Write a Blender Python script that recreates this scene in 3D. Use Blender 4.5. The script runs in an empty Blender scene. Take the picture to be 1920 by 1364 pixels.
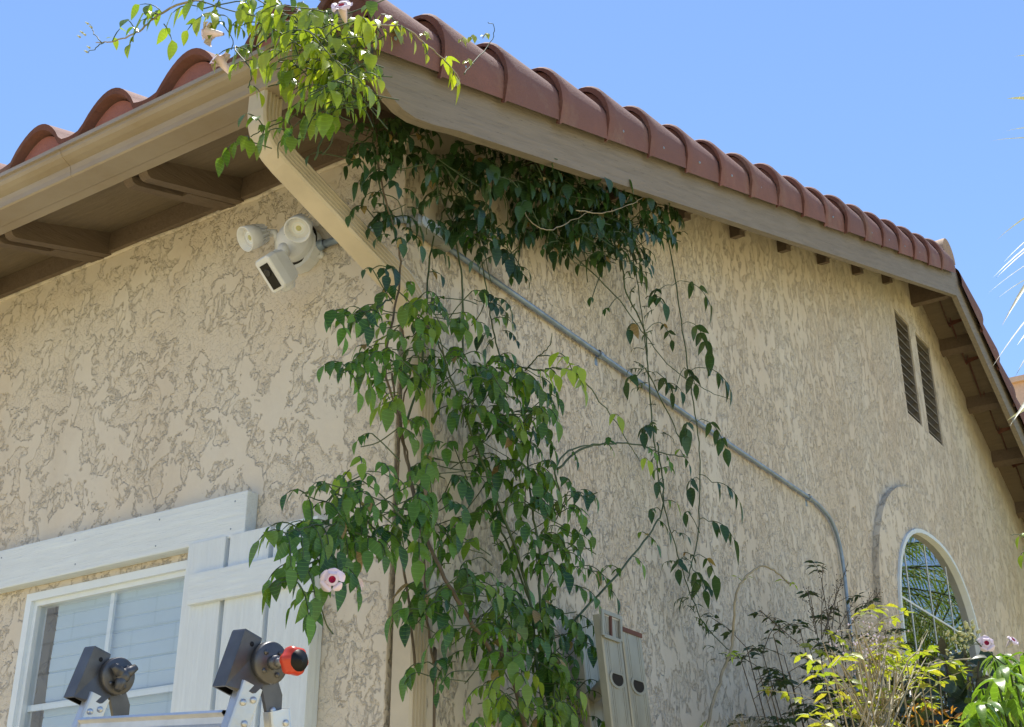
import bpy, bmesh, math, random
from mathutils import Vector as V, Matrix
from mathutils.geometry import tessellate_polygon
random.seed(11)
S = bpy.context.scene
col = S.collection
R = math.radians
# ------------------------------------------------------------ camera, sky, sun
HD, PT, F = R(123.9), R(24.2), 2430.0
CP = V((2.4145, -2.9343, 1.5))
cam = bpy.data.cameras.new('camera'); cam.sensor_width = 36; cam.lens = F / 1920 * 36; cam.clip_end = 500; cam.clip_start = .02
co = bpy.data.objects.new('camera', cam); col.objects.link(co); S.camera = co
co.location = CP; co.rotation_euler = (R(90) + PT, 0, HD - R(90))
W = bpy.data.worlds.new('World'); S.world = W; W.use_nodes = True
nt = W.node_tree; bg = nt.nodes['Background']
SUN_EL, SUN_VEC = R(71), V((-.55, .83, 0)).normalized()
sky = nt.nodes.new('ShaderNodeTexSky'); sky.sky_type = 'NISHITA'; sky.sun_disc = False
sky.sun_elevation = SUN_EL; sky.sun_rotation = math.atan2(SUN_VEC.x, SUN_VEC.y)
sky.air_density = 1.0; sky.dust_density = .05; sky.ozone_density = 5.0; sky.altitude = 300
nt.links.new(sky.outputs[0], bg.inputs[0]); bg.inputs[1].default_value = .15
sl = bpy.data.lights.new('sun', 'SUN'); sl.energy = 4.7; sl.angle = R(.5); sl.color = (1, .95, .86)
so = bpy.data.objects.new('sun', sl); col.objects.link(so)
sd = (SUN_VEC * math.cos(SUN_EL) + V((0, 0, math.sin(SUN_EL)))).normalized()
so.rotation_euler = sd.to_track_quat('Z', 'Y').to_euler()
S.view_settings.view_transform = 'Standard'; S.view_settings.look = 'None'
S.view_settings.exposure = 0.58; S.view_settings.gamma = 1
S.cycles.max_bounces = 8; S.cycles.diffuse_bounces = 5; S.cycles.transparent_max_bounces = 6
S.cycles.use_denoising = True

# ------------------------------------------------------------ photo pixel -> point on a real plane
FW = V((math.cos(HD) * math.cos(PT), math.sin(HD) * math.cos(PT), math.sin(PT)))
RT = V((math.sin(HD), -math.cos(HD), 0)); UP = RT.cross(FW); FH = V((math.cos(HD), math.sin(HD), 0))
def ray(x, y): return (FW * F + RT * (x - 960) - UP * (y - 682)).normalized()
def PX(x, y, X=0.0): d = ray(x, y); return CP + d * ((X - CP.x) / d.x)      # plane parallel to the gable wall
def PY(x, y, Y=0.0): d = ray(x, y); return CP + d * ((Y - CP.y) / d.y)      # plane parallel to the eave wall
def AT(x, y, D): d = ray(x, y); return CP + d * (D / d.dot(FH))
GZ = -.2

# ------------------------------------------------------------ materials
MATS = {}
def newmat(n):
    m = bpy.data.materials.new(n); m.use_nodes = True; MATS[n] = m
    return m, m.node_tree.nodes, m.node_tree.links, m.node_tree.nodes['Principled BSDF']
def rgb(c): return (*c, 1)
def ramp(N, L, src, stops):
    r = N.new('ShaderNodeValToRGB'); e = r.color_ramp.elements
    while len(e) < len(stops): e.new(.5)
    for q, (p, c) in zip(e, stops):
        q.position = p; q.color = rgb(c) if not isinstance(c, (int, float)) else (c, c, c, 1)
    L.new(src, r.inputs[0]); return r
def noise(N, L, vec, scale, detail=4, rough=.5, dist=0):
    n = N.new('ShaderNodeTexNoise'); n.inputs['Scale'].default_value = scale; n.inputs['Detail'].default_value = detail
    n.inputs['Roughness'].default_value = rough; n.inputs['Distortion'].default_value = dist
    if vec is not None: L.new(vec, n.inputs['Vector'])
    return n
def mapping(N, L, src, scale=(1, 1, 1), loc=(0, 0, 0)):
    m = N.new('ShaderNodeMapping'); m.inputs['Scale'].default_value = scale; m.inputs['Location'].default_value = loc
    L.new(src, m.inputs[0]); return m.outputs[0]
def mixc(N, L, fac, a, b, mode='MIX'):
    m = N.new('ShaderNodeMix'); m.data_type = 'RGBA'; m.blend_type = mode
    for i, v in ((0, fac), (6, a), (7, b)):
        if isinstance(v, (int, float)): m.inputs[i].default_value = v
        elif isinstance(v, tuple): m.inputs[i].default_value = rgb(v)
        else: L.new(v, m.inputs[i])
    return m.outputs[2]
def math_(N, L, op, a, b=0.0):
    m = N.new('ShaderNodeMath'); m.operation = op
    for i, v in ((0, a), (1, b)):
        if isinstance(v, (int, float)): m.inputs[i].default_value = v
        else: L.new(v, m.inputs[i])
    return m.outputs[0]
def bump(N, L, b, h, strength=1.0, dist=.01, prev=None):
    n = N.new('ShaderNodeBump'); n.inputs['Strength'].default_value = strength; n.inputs['Distance'].default_value = dist
    L.new(h, n.inputs['Height'])
    if prev is not None: L.new(prev, n.inputs['Normal'])
    if b is not None: L.new(n.outputs[0], b.inputs['Normal'])
    return n.outputs[0]
def mat(n, c, rough=.6, metal=0, var=.12, sc=14, bmp=.0, bsc=60, c2=None, coat=0, stretch=(1, 1, 1), spec=.5):
    m, N, L, b = newmat(n)
    tc = N.new('ShaderNodeTexCoord').outputs['Object']
    v = mapping(N, L, tc, stretch)
    nn = noise(N, L, v, sc, 6, .6)
    c2 = c2 or tuple(x * (1 - var * 2.2) for x in c)
    r = ramp(N, L, nn.outputs[0], [(.3, c2), (.65, c)])
    L.new(r.outputs[0], b.inputs['Base Color'])
    b.inputs['Roughness'].default_value = rough; b.inputs['Metallic'].default_value = metal
    b.inputs['Specular IOR Level'].default_value = spec
    if coat: b.inputs['Coat Weight'].default_value = coat
    if bmp:
        n2 = noise(N, L, v, bsc, 5, .6); bump(N, L, b, n2.outputs[0], 1, bmp)
    return m
def stucco(n, stretch, seed, plat, rough_c, sc=9.0, dash=58, bd=.014, ek=.16, dk=.22, mk=.34):
    m, N, L, b = newmat(n)
    tc = N.new('ShaderNodeTexCoord').outputs['Object']
    v = mapping(N, L, tc, stretch, (seed, seed * 2, seed * .7))
    mul = lambda x, y: math_(N, L, 'MULTIPLY', x, y)
    add = lambda x, y: math_(N, L, 'ADD', x, y)
    big = noise(N, L, v, 1.6, 3, .5)
    n1 = noise(N, L, v, sc, 8, .64, .35)
    a = add(n1.outputs[0], mul(math_(N, L, 'SUBTRACT', big.outputs[0], .5), .30))
    mask = ramp(N, L, a, [(.478, 0.0), (.525, 1.0)]).outputs[0]
    soft = ramp(N, L, a, [(.44, 0.0), (.56, 1.0)]).outputs[0]
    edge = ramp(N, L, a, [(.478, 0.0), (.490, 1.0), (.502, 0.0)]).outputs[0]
    inv = math_(N, L, 'SUBTRACT', 1.0, mask)
    n3 = noise(N, L, v, dash, 4, .55, .6)
    m3 = ramp(N, L, n3.outputs[0], [(.48, 0.0), (.54, 1.0)]).outputs[0]
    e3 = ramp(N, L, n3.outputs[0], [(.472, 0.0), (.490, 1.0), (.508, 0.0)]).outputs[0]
    brk = ramp(N, L, noise(N, L, v, dash * .45, 3, .5).outputs[0], [(.50, 0.0), (.60, 1.0)]).outputs[0]
    brk2 = ramp(N, L, noise(N, L, v, sc * 2.2, 3, .5, 0).outputs[0], [(.44, .1), (.58, 1.0)]).outputs[0]
    n4 = noise(N, L, v, 210, 4, .6)
    h = add(mul(mask, .60), mul(m3, mul(inv, mk)))
    h = add(h, mul(n4.outputs[0], add(mul(inv, .045), .012)))
    h = add(h, mul(noise(N, L, v, 7, 3, .5).outputs[0], .9))
    bump(N, L, b, h, 1.0, bd)
    blotch = noise(N, L, mapping(N, L, tc, (1, 1, .55)), 1.6, 9, .68)
    bl = ramp(N, L, blotch.outputs[0], [(.38, 0.0), (.66, 1.0)]).outputs[0]
    c = mixc(N, L, add(mul(mask, .55), mul(soft, .45)), rough_c, plat)
    c = mixc(N, L, bl, c, (.93, .90, .85), 'MULTIPLY') if False else c
    c = mixc(N, L, mul(bl, .6), c, tuple(x * y for x, y in zip(rough_c, (.92, .84, .76))))
    c = mixc(N, L, mul(mul(edge, brk2), ek), c, (.20, .155, .105))  # relief shadow along the plateau edges, painted into the colour as dark lines
    c = mixc(N, L, mul(mul(e3, mask), mul(brk2, .10)), c, (.25, .20, .14))  # fainter painted shadow lines across the plateaus
    c = mixc(N, L, mul(mul(mul(e3, inv), brk), dk), c, (.21, .165, .11))  # shadow of the short trowel dashes, painted into the rough areas
    st = noise(N, L, mapping(N, L, tc, (3.2, 3.2, .35)), 1.6, 6, .65)
    c = mixc(N, L, mul(ramp(N, L, st.outputs[0], [(.5, 0.0), (.75, 1.0)]).outputs[0], .14), c, (.25, .20, .14))
    L.new(c, b.inputs['Base Color']); b.inputs['Roughness'].default_value = .93; b.inputs['Specular IOR Level'].default_value = .15
    return m
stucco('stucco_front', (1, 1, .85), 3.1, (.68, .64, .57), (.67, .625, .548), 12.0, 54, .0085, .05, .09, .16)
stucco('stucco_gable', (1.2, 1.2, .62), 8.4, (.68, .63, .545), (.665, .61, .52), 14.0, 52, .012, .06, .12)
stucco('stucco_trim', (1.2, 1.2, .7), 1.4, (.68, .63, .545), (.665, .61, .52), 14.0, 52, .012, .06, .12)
def woodmat(n, c, stretch, dark=.6, crack=.35, rot=0):
    m, N, L, b = newmat(n)
    tc = N.new('ShaderNodeTexCoord').outputs['Object']
    if rot:
        mr = N.new('ShaderNodeMapping'); mr.inputs['Rotation'].default_value = (rot, 0, 0); L.new(tc, mr.inputs[0]); tc = mr.outputs[0]
    v = mapping(N, L, tc, stretch)
    g = noise(N, L, v, 9, 8, .6, .35); g2 = noise(N, L, v, 42, 5, .6)
    bl = noise(N, L, tc, 2.6, 5, .6)
    c1 = ramp(N, L, g.outputs[0], [(.3, tuple(x * dark for x in c)), (.55, c), (.8, tuple(min(1, x * 1.12) for x in c))]).outputs[0]
    c1 = mixc(N, L, math_(N, L, 'MULTIPLY', bl.outputs[0], .35), c1, tuple(x * .72 for x in c))
    ck = ramp(N, L, g2.outputs[0], [(.30, 1.0), (.36, 0.0)])
    c1 = mixc(N, L, math_(N, L, 'MULTIPLY', ck.outputs[0], crack), c1, (.05, .04, .03))
    L.new(c1, b.inputs['Base Color']); b.inputs['Roughness'].default_value = .8; b.inputs['Specular IOR Level'].default_value = .25
    bump(N, L, b, math_(N, L, 'ADD', g.outputs[0], math_(N, L, 'MULTIPLY', g2.outputs[0], .5)), .9, .004)
    return m
woodmat('barge_paint', (.275, .24, .20), (6, .45, 6), .80, .5, -math.atan(.3333))
woodmat('rafter_paint', (.17, .13, .10), (6, .6, 6), .8)
woodmat('deck_paint', (.20, .16, .115), (.7, 5, 5), .85, .15)
woodmat('white_wood', (.76, .84, .92), (.5, 7, 7), .93, .10)
woodmat('white_wood_vertical', (.74, .82, .90), (7, 7, .5), .93, .08)
mat('gutter_paint', (.32, .275, .22), .26, 0, .10, 3.5, .0006, 30, stretch=(1, 1, 3), c2=(.27, .215, .15))
mat('downspout_paint', (.60, .53, .41), .45, 0, .1, 5, .0008, 30)
def clay(n, c, c2, rough=.85):
    m, N, L, b = newmat(n)
    tc = N.new('ShaderNodeTexCoord').outputs['Object']
    a = noise(N, L, tc, 7, 7, .65); g = noise(N, L, tc, 110, 4, .7)
    at = N.new('ShaderNodeObjectInfo').outputs['Random']
    cc = ramp(N, L, a.outputs[0], [(.3, c2), (.62, c)]).outputs[0]
    cc = mixc(N, L, math_(N, L, 'MULTIPLY', at, .95), cc, tuple(x * y for x, y in zip(c, (.72, .78, .85))))
    li = noise(N, L, tc, 3.4, 8, .72)
    cc = mixc(N, L, math_(N, L, 'MULTIPLY', ramp(N, L, li.outputs[0], [(.52, 0.0), (.68, 1.0)]).outputs[0], .45), cc, (.30, .22, .17))
    sp = ramp(N, L, g.outputs[0], [(.32, 1.0), (.42, 0.0)])
    cc = mixc(N, L, math_(N, L, 'MULTIPLY', sp.outputs[0], .3), cc, (.12, .07, .05))
    L.new(cc, b.inputs['Base Color']); b.inputs['Roughness'].default_value = rough
    bump(N, L, b, math_(N, L, 'ADD', g.outputs[0], a.outputs[0]), .8, .003)
clay('clay', (.255, .118, .096), (.18, .085, .070))
clay('clay_smooth', (.40, .15, .11), (.33, .12, .09), .7)
clay('clay_end', (.20, .075, .05), (.09, .04, .03), 1)
clay('clay_ridge', (.52, .33, .20), (.38, .23, .14), .8)
mat('steel_pipe', (.28, .37, .50), .35, .25, .15, 20)
mat('grey_cast', (.34, .36, .36), .5, .4, .1)
mat('box_plate', (.62, .72, .86), .35, .3, .06)
mat('white_plastic', (.74, .77, .82), .42, 0, .06, 8)
mat('lamp_inner', (.85, .88, .92), .25, 0, .05)
mat('black_plastic', (.008, .008, .009), .45, 0, .1, spec=.25)
mat('dark_rubber', (.03, .03, .03), .6, 0, .1)
mat('vinyl', (.76, .84, .92), .4, 0, .05, 4)
mat('aluminium', (.60, .62, .65), .35, .75, .12, 9, .0004, 80)
mat('old_aluminium', (.38, .385, .34), .5, .35, .18, 7, .0005, 60, stretch=(1, 1, .4))
mat('rust_red', (.14, .06, .045), .8, 0, .2)
mat('hinge_steel', (.13, .13, .135), .42, .65, .15, 20)
mat('orange_plastic', (.56, .05, .02), .3, 0, .06)
mat('vent_slat', (.22, .20, .17), .7, 0, .1)
mat('dark_void', (.012, .011, .010), .9, 0, .1)
mat('shade_cloth', (.46, .60, .74), .8, 0, .04, 3)
mat('bark', (.15, .115, .075), .85, 0, .25, 30, .003, 60)
mat('green_stem', (.07, .11, .04), .6, 0, .2)
mat('pale_stem', (.42, .36, .24), .7, 0, .2)
mat('petal', (.90, .74, .84), .55, 0, .05); mat('throat', (.45, .02, .10), .5, 0, .1)
mat('bud', (.55, .55, .28), .5, 0, .1)
mat('peach_stucco', (.72, .50, .38), .9, 0, .08)
mat('ground_dirt', (.56, .43, .16), .95, 0, .2, 2, .02, 12)
mat('concrete', (.60, .47, .24), .9, 0, .1, 3, .003, 40)
def glass(n, tint, ior=1.5, rough=.0):
    m, N, L, b = newmat(n)
    N.remove(b)
    gl = N.new('ShaderNodeBsdfGlossy'); gl.inputs['Roughness'].default_value = rough
    tr = N.new('ShaderNodeBsdfTransparent'); tr.inputs[0].default_value = rgb(tint)
    fr = N.new('ShaderNodeFresnel'); bf = N.new('ShaderNodeNewGeometry').outputs['Backfacing']
    L.new(math_(N, L, 'ADD', math_(N, L, 'MULTIPLY', bf, 1 / ior - ior), ior), fr.inputs[0])
    mx = N.new('ShaderNodeMixShader'); L.new(fr.outputs[0], mx.inputs[0]); L.new(tr.outputs[0], mx.inputs[1]); L.new(gl.outputs[0], mx.inputs[2])
    L.new(mx.outputs[0], N['Material Output'].inputs[0])
glass('glass_clear', (.93, .97, 1.0), 2.1)
glass('glass_tinted', (.25, .28, .27), 6.0)
def leafmat(n, ca, cb, cy, trans=.35, rough=.38):
    m, N, L, b = newmat(n)
    at = N.new('ShaderNodeAttribute'); at.attribute_name = 'tone'
    sx = N.new('ShaderNodeSeparateColor'); L.new(at.outputs['Color'], sx.inputs[0])
    c = mixc(N, L, sx.outputs[0], ca, cb)
    c = mixc(N, L, sx.outputs[1], c, cy)
    uv = N.new('ShaderNodeUVMap').outputs[0]
    su = N.new('ShaderNodeSeparateXYZ'); L.new(uv, su.inputs[0])
    ab = math_(N, L, 'ABSOLUTE', su.outputs[1])
    mid = ramp(N, L, ab, [(.0, 1.0), (.10, 0.0)])
    wv = math_(N, L, 'SINE', math_(N, L, 'MULTIPLY', math_(N, L, 'SUBTRACT', su.outputs[0], math_(N, L, 'MULTIPLY', ab, .22)), 52.0))
    vn = math_(N, L, 'MULTIPLY', ramp(N, L, wv, [(.86, 0.0), (1.0, 1.0)]).outputs[0], .12)
    c = mixc(N, L, math_(N, L, 'MAXIMUM', math_(N, L, 'MULTIPLY', mid.outputs[0], .7), vn), c, tuple(min(1, x * 2.0 + .03) for x in cb))
    L.new(c, b.inputs['Base Color']); b.inputs['Roughness'].default_value = rough
    b.inputs['Specular IOR Level'].default_value = .5
    bump(N, L, b, wv, .12, .0012)
    tr = N.new('ShaderNodeBsdfTranslucent')
    ct = mixc(N, L, 1.0, c, (1.9, 2.1, .75), 'MULTIPLY'); L.new(ct, tr.inputs[0])
    mx = N.new('ShaderNodeMixShader'); mx.inputs[0].default_value = trans
    L.new(b.outputs[0], mx.inputs[1]); L.new(tr.outputs[0], mx.inputs[2])
    L.new(mx.outputs[0], N['Material Output'].inputs[0])
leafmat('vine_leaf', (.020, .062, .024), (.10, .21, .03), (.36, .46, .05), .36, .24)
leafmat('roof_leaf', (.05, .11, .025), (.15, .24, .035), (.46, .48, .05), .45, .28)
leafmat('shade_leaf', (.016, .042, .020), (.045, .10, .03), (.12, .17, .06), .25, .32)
leafmat('dry_leaf', (.20, .12, .05), (.34, .24, .10), (.40, .32, .10), .2, .6)
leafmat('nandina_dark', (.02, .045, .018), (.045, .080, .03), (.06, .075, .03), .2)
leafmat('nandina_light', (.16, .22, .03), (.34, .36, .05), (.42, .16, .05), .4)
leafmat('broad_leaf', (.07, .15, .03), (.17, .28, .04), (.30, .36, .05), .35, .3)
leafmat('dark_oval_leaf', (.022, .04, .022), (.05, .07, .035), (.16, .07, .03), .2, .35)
leafmat('palm_leaf', (.09, .17, .03), (.20, .30, .05), (.40, .38, .10), .3, .4)
leafmat('palm_dry', (.36, .33, .26), (.50, .47, .40), (.3, .30, .22), .2, .5)

# ------------------------------------------------------------ mesh builder
def lnk(o, parent=None):
    col.objects.link(o)
    if parent: o.parent = parent
    return o
def frame(d, upish=V((0, 0, 1))):
    z = V(d).normalized(); x = V(upish).cross(z)
    if x.length < 1e-4: x = V((1, 0, 0)).cross(z)
    x.normalize(); y = z.cross(x)
    return Matrix((x, y, z)).transposed()
class MB:
    def __init__(s): s.v = []; s.f = []; s.m = []; s.uv = {}; s.tone = {}; s.mats = []; s.M = None; s.sm = []
    def mi(s, m):
        if m not in s.mats: s.mats.append(m)
        return s.mats.index(m)
    def add(s, vs, fs, m, smooth=False):
        b = len(s.v); s.v += [tuple(s.M @ V(p)) if s.M else tuple(p) for p in vs]
        k = s.mi(m)
        for f in fs: s.f.append([b + i for i in f]); s.m.append(k); s.sm.append(smooth)
        return b
    def box(s, a, b, m, bev=0):
        x0, x1 = sorted((a[0], b[0])); y0, y1 = sorted((a[1], b[1])); z0, z1 = sorted((a[2], b[2]))
        if bev:
            bm = bmesh.new(); bmesh.ops.create_cube(bm, size=1)
            for q in bm.verts: q.co = V(((x0 + x1) / 2 + q.co.x * (x1 - x0), (y0 + y1) / 2 + q.co.y * (y1 - y0), (z0 + z1) / 2 + q.co.z * (z1 - z0)))
            bmesh.ops.bevel(bm, geom=bm.edges[:], offset=bev, segments=2, profile=.6, affect='EDGES')
            bm.verts.index_update()
            s.add([q.co.copy() for q in bm.verts], [[q.index for q in f.verts] for f in bm.faces], m); bm.free(); return
        vs = [(x, y, z) for z in (z0, z1) for y in (y0, y1) for x in (x0, x1)]
        s.add(vs, [(0, 2, 3, 1), (4, 5, 7, 6), (0, 1, 5, 4), (2, 6, 7, 3), (0, 4, 6, 2), (1, 3, 7, 5)], m)
    def prism(s, poly, axis, a, b, m, holes=(), side=None, smooth=False):      # extrude a 2D polygon along an axis
        def P(q, t):
            return {0: (t, q[0], q[1]), 1: (q[0], t, q[1]), 2: (q[0], q[1], t)}[axis]
        loops = [list(poly)] + [list(h) for h in holes]
        flat = [q for l in loops for q in l]; n = len(flat)
        tris = tessellate_polygon([[V((q[0], q[1], 0)) for q in l] for l in loops])
        s.add([P(q, a) for q in flat] + [P(q, b) for q in flat], [tuple(t) for t in tris] + [tuple(i + n for i in t[::-1]) for t in tris], m)
        k = 0
        for l in loops:
            L_ = len(l)
            s.add([P(q, a) for q in l] + [P(q, b) for q in l], [(i, (i + 1) % L_, (i + 1) % L_ + L_, i + L_) for i in range(L_)], side or m, smooth)
    def tube(s, pts, r, m, n=8, caps=True, smooth=True):
        pts = [V(p) for p in pts]; N = len(pts)
        if N < 2: return
        rs = r if isinstance(r, (list, tuple)) else [r] * N
        vs = []; u = None
        for i, p in enumerate(pts):
            t = (pts[min(i + 1, N - 1)] - pts[max(i - 1, 0)])
            if t.length < 1e-7: t = V((0, 0, 1))
            t.normalize()
            if u is None: u = t.orthogonal().normalized()
            u = (u - t * u.dot(t)); u = u.normalized() if u.length > 1e-5 else t.orthogonal().normalized()
            w = t.cross(u)
            for k in range(n):
                a = 2 * math.pi * k / n; vs.append(p + (u * math.cos(a) + w * math.sin(a)) * rs[i])
        fs = [(i * n + k, i * n + (k + 1) % n, (i + 1) * n + (k + 1) % n, (i + 1) * n + k) for i in range(N - 1) for k in range(n)]
        s.add(vs, fs, m, smooth)
        if caps:
            b = len(s.v) - len(vs); k = s.mi(m)
            s.f.append([b + i for i in range(n)][::-1]); s.m.append(k); s.sm.append(False)
            s.f.append([b + (N - 1) * n + i for i in range(n)]); s.m.append(k); s.sm.append(False)
    def lathe(s, o, d, prof, m, n=28, smooth=True, upish=V((0, 0, 1)), sx=1):      # prof: (radius, height along d)
        M = frame(d, upish); o = V(o); vs = []
        for r, h in prof:
            for k in range(n):
                a = 2 * math.pi * k / n; vs.append(o + M @ V((r * math.cos(a) * sx, r * math.sin(a), h)))
        fs = [(i * n + k, i * n + (k + 1) % n, (i + 1) * n + (k + 1) % n, (i + 1) * n + k) for i in range(len(prof) - 1) for k in range(n)]
        s.add(vs, fs, m, smooth)
    def sweep(s, pts, prof, m, up=V((1, 0, 0)), smooth=False, scales=None):      # closed 2D profile along a path; up = profile x axis
        pts = [V(p) for p in pts]; N = len(pts); n = len(prof); vs = []
        for i, p in enumerate(pts):
            a = (pts[i] - pts[i - 1]).normalized() if i else None
            b = (pts[i + 1] - pts[i]).normalized() if i < N - 1 else None
            t = ((a or b) + (b or a)).normalized()
            x = (up - t * up.dot(t)).normalized(); y = t.cross(x)
            for q in prof: vs.append(p + x * q[0] + y * q[1])
        fs = [(i * n + k, i * n + (k + 1) % n, (i + 1) * n + (k + 1) % n, (i + 1) * n + k) for i in range(N - 1) for k in range(n)]
        fs += [tuple(range(n))[::-1], tuple((N - 1) * n + k for k in range(n))]
        s.add(vs, fs, m, smooth)
    def quad_strip(s, rows, m, smooth=True, uvs=None, tone=None):
        n = len(rows[0]); b = len(s.f)
        s.add([p for r in rows for p in r], [(i * n + k, i * n + k + 1, (i + 1) * n + k + 1, (i + 1) * n + k) for i in range(len(rows) - 1) for k in range(n - 1)], m, smooth)
        if uvs is not None:
            j = b
            for i in range(len(rows) - 1):
                for k in range(n - 1):
                    s.uv[j] = (uvs[i][k], uvs[i][k + 1], uvs[i + 1][k + 1], uvs[i + 1][k]); s.tone[j] = tone; j += 1
    def build(s, name, parent=None, origin=None):
        me = bpy.data.meshes.new(name)
        vs = s.v
        if origin is not None: vs = [(p[0] - origin[0], p[1] - origin[1], p[2] - origin[2]) for p in vs]
        me.from_pydata(vs, [], s.f)
        for m in s.mats: me.materials.append(MATS[m])
        me.polygons.foreach_set('material_index', s.m)
        me.polygons.foreach_set('use_smooth', s.sm)
        if s.uv:
            ul = me.uv_layers.new(name='UVMap'); ca = me.color_attributes.new('tone', 'FLOAT_COLOR', 'CORNER')
            ud = []; cd = []
            for i, f in enumerate(s.f):
                u = s.uv.get(i); t = s.tone.get(i, (.5, 0, 0)); n = len(f)
                for k in range(n):
                    ud += u[k] if u else (0, .5); cd += (*t, 1)
            ul.data.foreach_set('uv', ud); ca.data.foreach_set('color', cd)
        me.update()
        o = bpy.data.objects.new(name, me)
        if origin is not None: o.location = origin
        return lnk(o, parent)
def tag(o, label=None, cat=None, group=None, kind=None):
    if label: o['label'] = label
    if cat: o['category'] = cat
    if group: o['group'] = group
    if kind: o['kind'] = kind
    return o
def thing(name, label, cat, loc=(0, 0, 0), group=None):
    o = bpy.data.objects.new(name, None); o.empty_display_size = .1; lnk(o); o.location = loc
    o['_o'] = 0; del o['_o']
    return tag(o, label, cat, group)
def local(o, parent):      # parent without moving: all thing Empties are unrotated unless said
    o.parent = parent; o.location = V(o.location) - V(parent.location); return o
def part(mb, name, root): return local(mb.build(name), root)
def spline(pts, n=6):
    pts = [V(p) for p in pts]; P = [pts[0] * 2 - pts[1]] + pts + [pts[-1] * 2 - pts[-2]]; out = []
    for i in range(1, len(P) - 2):
        for k in range(n):
            t = k / n
            out.append(.5 * ((2 * P[i]) + (P[i + 1] - P[i - 1]) * t + (2 * P[i - 1] - 5 * P[i] + 4 * P[i + 1] - P[i + 2]) * t * t + (3 * P[i] - P[i - 1] - 3 * P[i + 1] + P[i + 2]) * t ** 3))
    out.append(pts[-1]); return out

# ------------------------------------------------------------ ground
g = MB(); n = 14
g.quad_strip([[V(((i - n / 2) * 30, (j - n / 2) * 30, GZ)) for j in range(n + 1)] for i in range(n + 1)], 'ground_dirt', False)
tag(g.build('ground'), kind='structure')
g = MB(); g.box((-6, -6.5, GZ + .004), (6, -.9, GZ + .03), 'concrete'); tag(g.build('path'), kind='structure')
g = MB(); g.box((1.3, -.85, GZ + .004), (6, 12, GZ + .028), 'concrete'); tag(g.build('pavement'), kind='structure')

# ------------------------------------------------------------ the house
SL, YP = .3333, 6.15
def RZ(y): return 4.217 + SL * y if y <= YP else 4.217 + SL * YP - .5 * (y - YP)      # underside of the roof deck
house = thing('stucco_house', 'beige stucco house with red clay tile roof, brown eaves and a gable end', 'house', (0, 0, GZ))
YE = 10.3
def superarch(cy, hw, z0, zt, n=26, e=2.35):
    pts = [(cy - hw, z0)]
    zs = z0
    for i in range(n + 1):
        a = math.pi * (1 - i / n); c, s_ = math.cos(a), math.sin(a)
        pts.append((cy + hw * math.copysign(abs(c) ** (2 / e), c), ZSP + (zt - ZSP) * abs(s_) ** (2 / e)))
    pts.append((cy + hw, z0)); return pts
ZSP = 3.2
arch_hole = superarch(5.66, .90, 2.72, 4.03)
vents = [(5.66, 5.99), (6.14, 6.49)]
vent_holes = [[(a, 4.93), (b, 4.93), (b, 5.755), (a, 5.755)] for a, b in vents]
w = MB()
outer = [(.0005, GZ), (YE, GZ), (YE, RZ(YE)), (YP, RZ(YP)), (.0005, RZ(0) - .001)]
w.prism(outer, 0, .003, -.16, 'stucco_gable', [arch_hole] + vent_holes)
part(w, 'gable_wall', house)
w = MB()
WX0, WX1, WZ0, WZ1 = -1.715, -.84, 1.45, 2.69
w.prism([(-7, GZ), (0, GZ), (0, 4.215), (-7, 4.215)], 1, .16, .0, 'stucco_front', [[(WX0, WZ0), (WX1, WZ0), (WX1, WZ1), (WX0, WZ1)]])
part(w, 'front_wall', house)
# thin plaster bead where the wall meets the eave blocking
b = MB(); b.tube([(x * -.1, -.006 + random.uniform(-.003, .003), 4.058 + random.uniform(-.004, .004)) for x in range(0, 60)], .009, 'stucco_front', 6); part(b, 'plaster_bead', house)
# arched stucco surround
tr = MB()
def arch_ring(cy, hw, z0, zt): return superarch(cy, hw, z0, zt)
ro = superarch(5.66, 1.20, 2.5, 4.30); ri = superarch(5.66, .895, 2.5, 4.025)
loop = ro + ri[::-1]
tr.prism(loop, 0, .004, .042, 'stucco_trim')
part(tr, 'window_surround', house)
win = MB(); fo = superarch(5.66, .895, 2.715, 4.025); fi = superarch(5.66, .868, 2.75, 3.999)
win.prism(fo + fi[::-1], 0, -.035, .058, 'vinyl')
awin = part(win, 'arched_window', house)
p = MB(); sa = superarch(5.66, .87, 2.75, 4.0); p.add([(.012, a, b_) for a, b_ in sa][::-1], [tuple(range(len(sa)))], 'glass_tinted'); q = p.build('pane', awin); 
p = MB()
for yy in (5.12, 5.58, 6.03): p.box((.0125, yy - .0045, 2.78), (.016, yy + .0045, 3.9 if yy != 5.58 else 3.95), 'vinyl')
p.box((.0127, 4.81, 3.460), (.0155, 6.51, 3.472), 'vinyl')
p.build('muntin', awin)
p = MB(); p.box((-.30, 4.7, 2.6), (-.29, 6.65, 4.1), 'dark_void'); p.build('window_backing', awin)
# gable vents
for a, bb in vents:
    f = MB(); t = .014
    for (u0, u1, z0, z1) in ((a, a + t, 4.93, 5.755), (bb - t, bb, 4.93, 5.755), (a + t, bb - t, 4.93, 4.945), (a + t, bb - t, 5.74, 5.755)):
        f.box((-.10, u0 + .001, z0 + .001), (-.006, u1 - .001, z1 - .001), 'vent_slat')
    gv = part(f, 'gable_vent', house)
    s_ = MB()
    for i in range(11):
        z = 4.965 + i * .072
        s_.prism([(-.026, z + .012), (-.024, z + .018), (-.008, z + .008), (-.008, z), (-.012, z)], 1, a + .016, bb - .016, 'vent_slat')
    s_.build('louvre', gv)
    k = MB(); k.box((-.118, a + .003, 4.94), (-.112, bb - .003, 5.75), 'dark_void'); k.build('vent_backing', gv)
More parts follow.
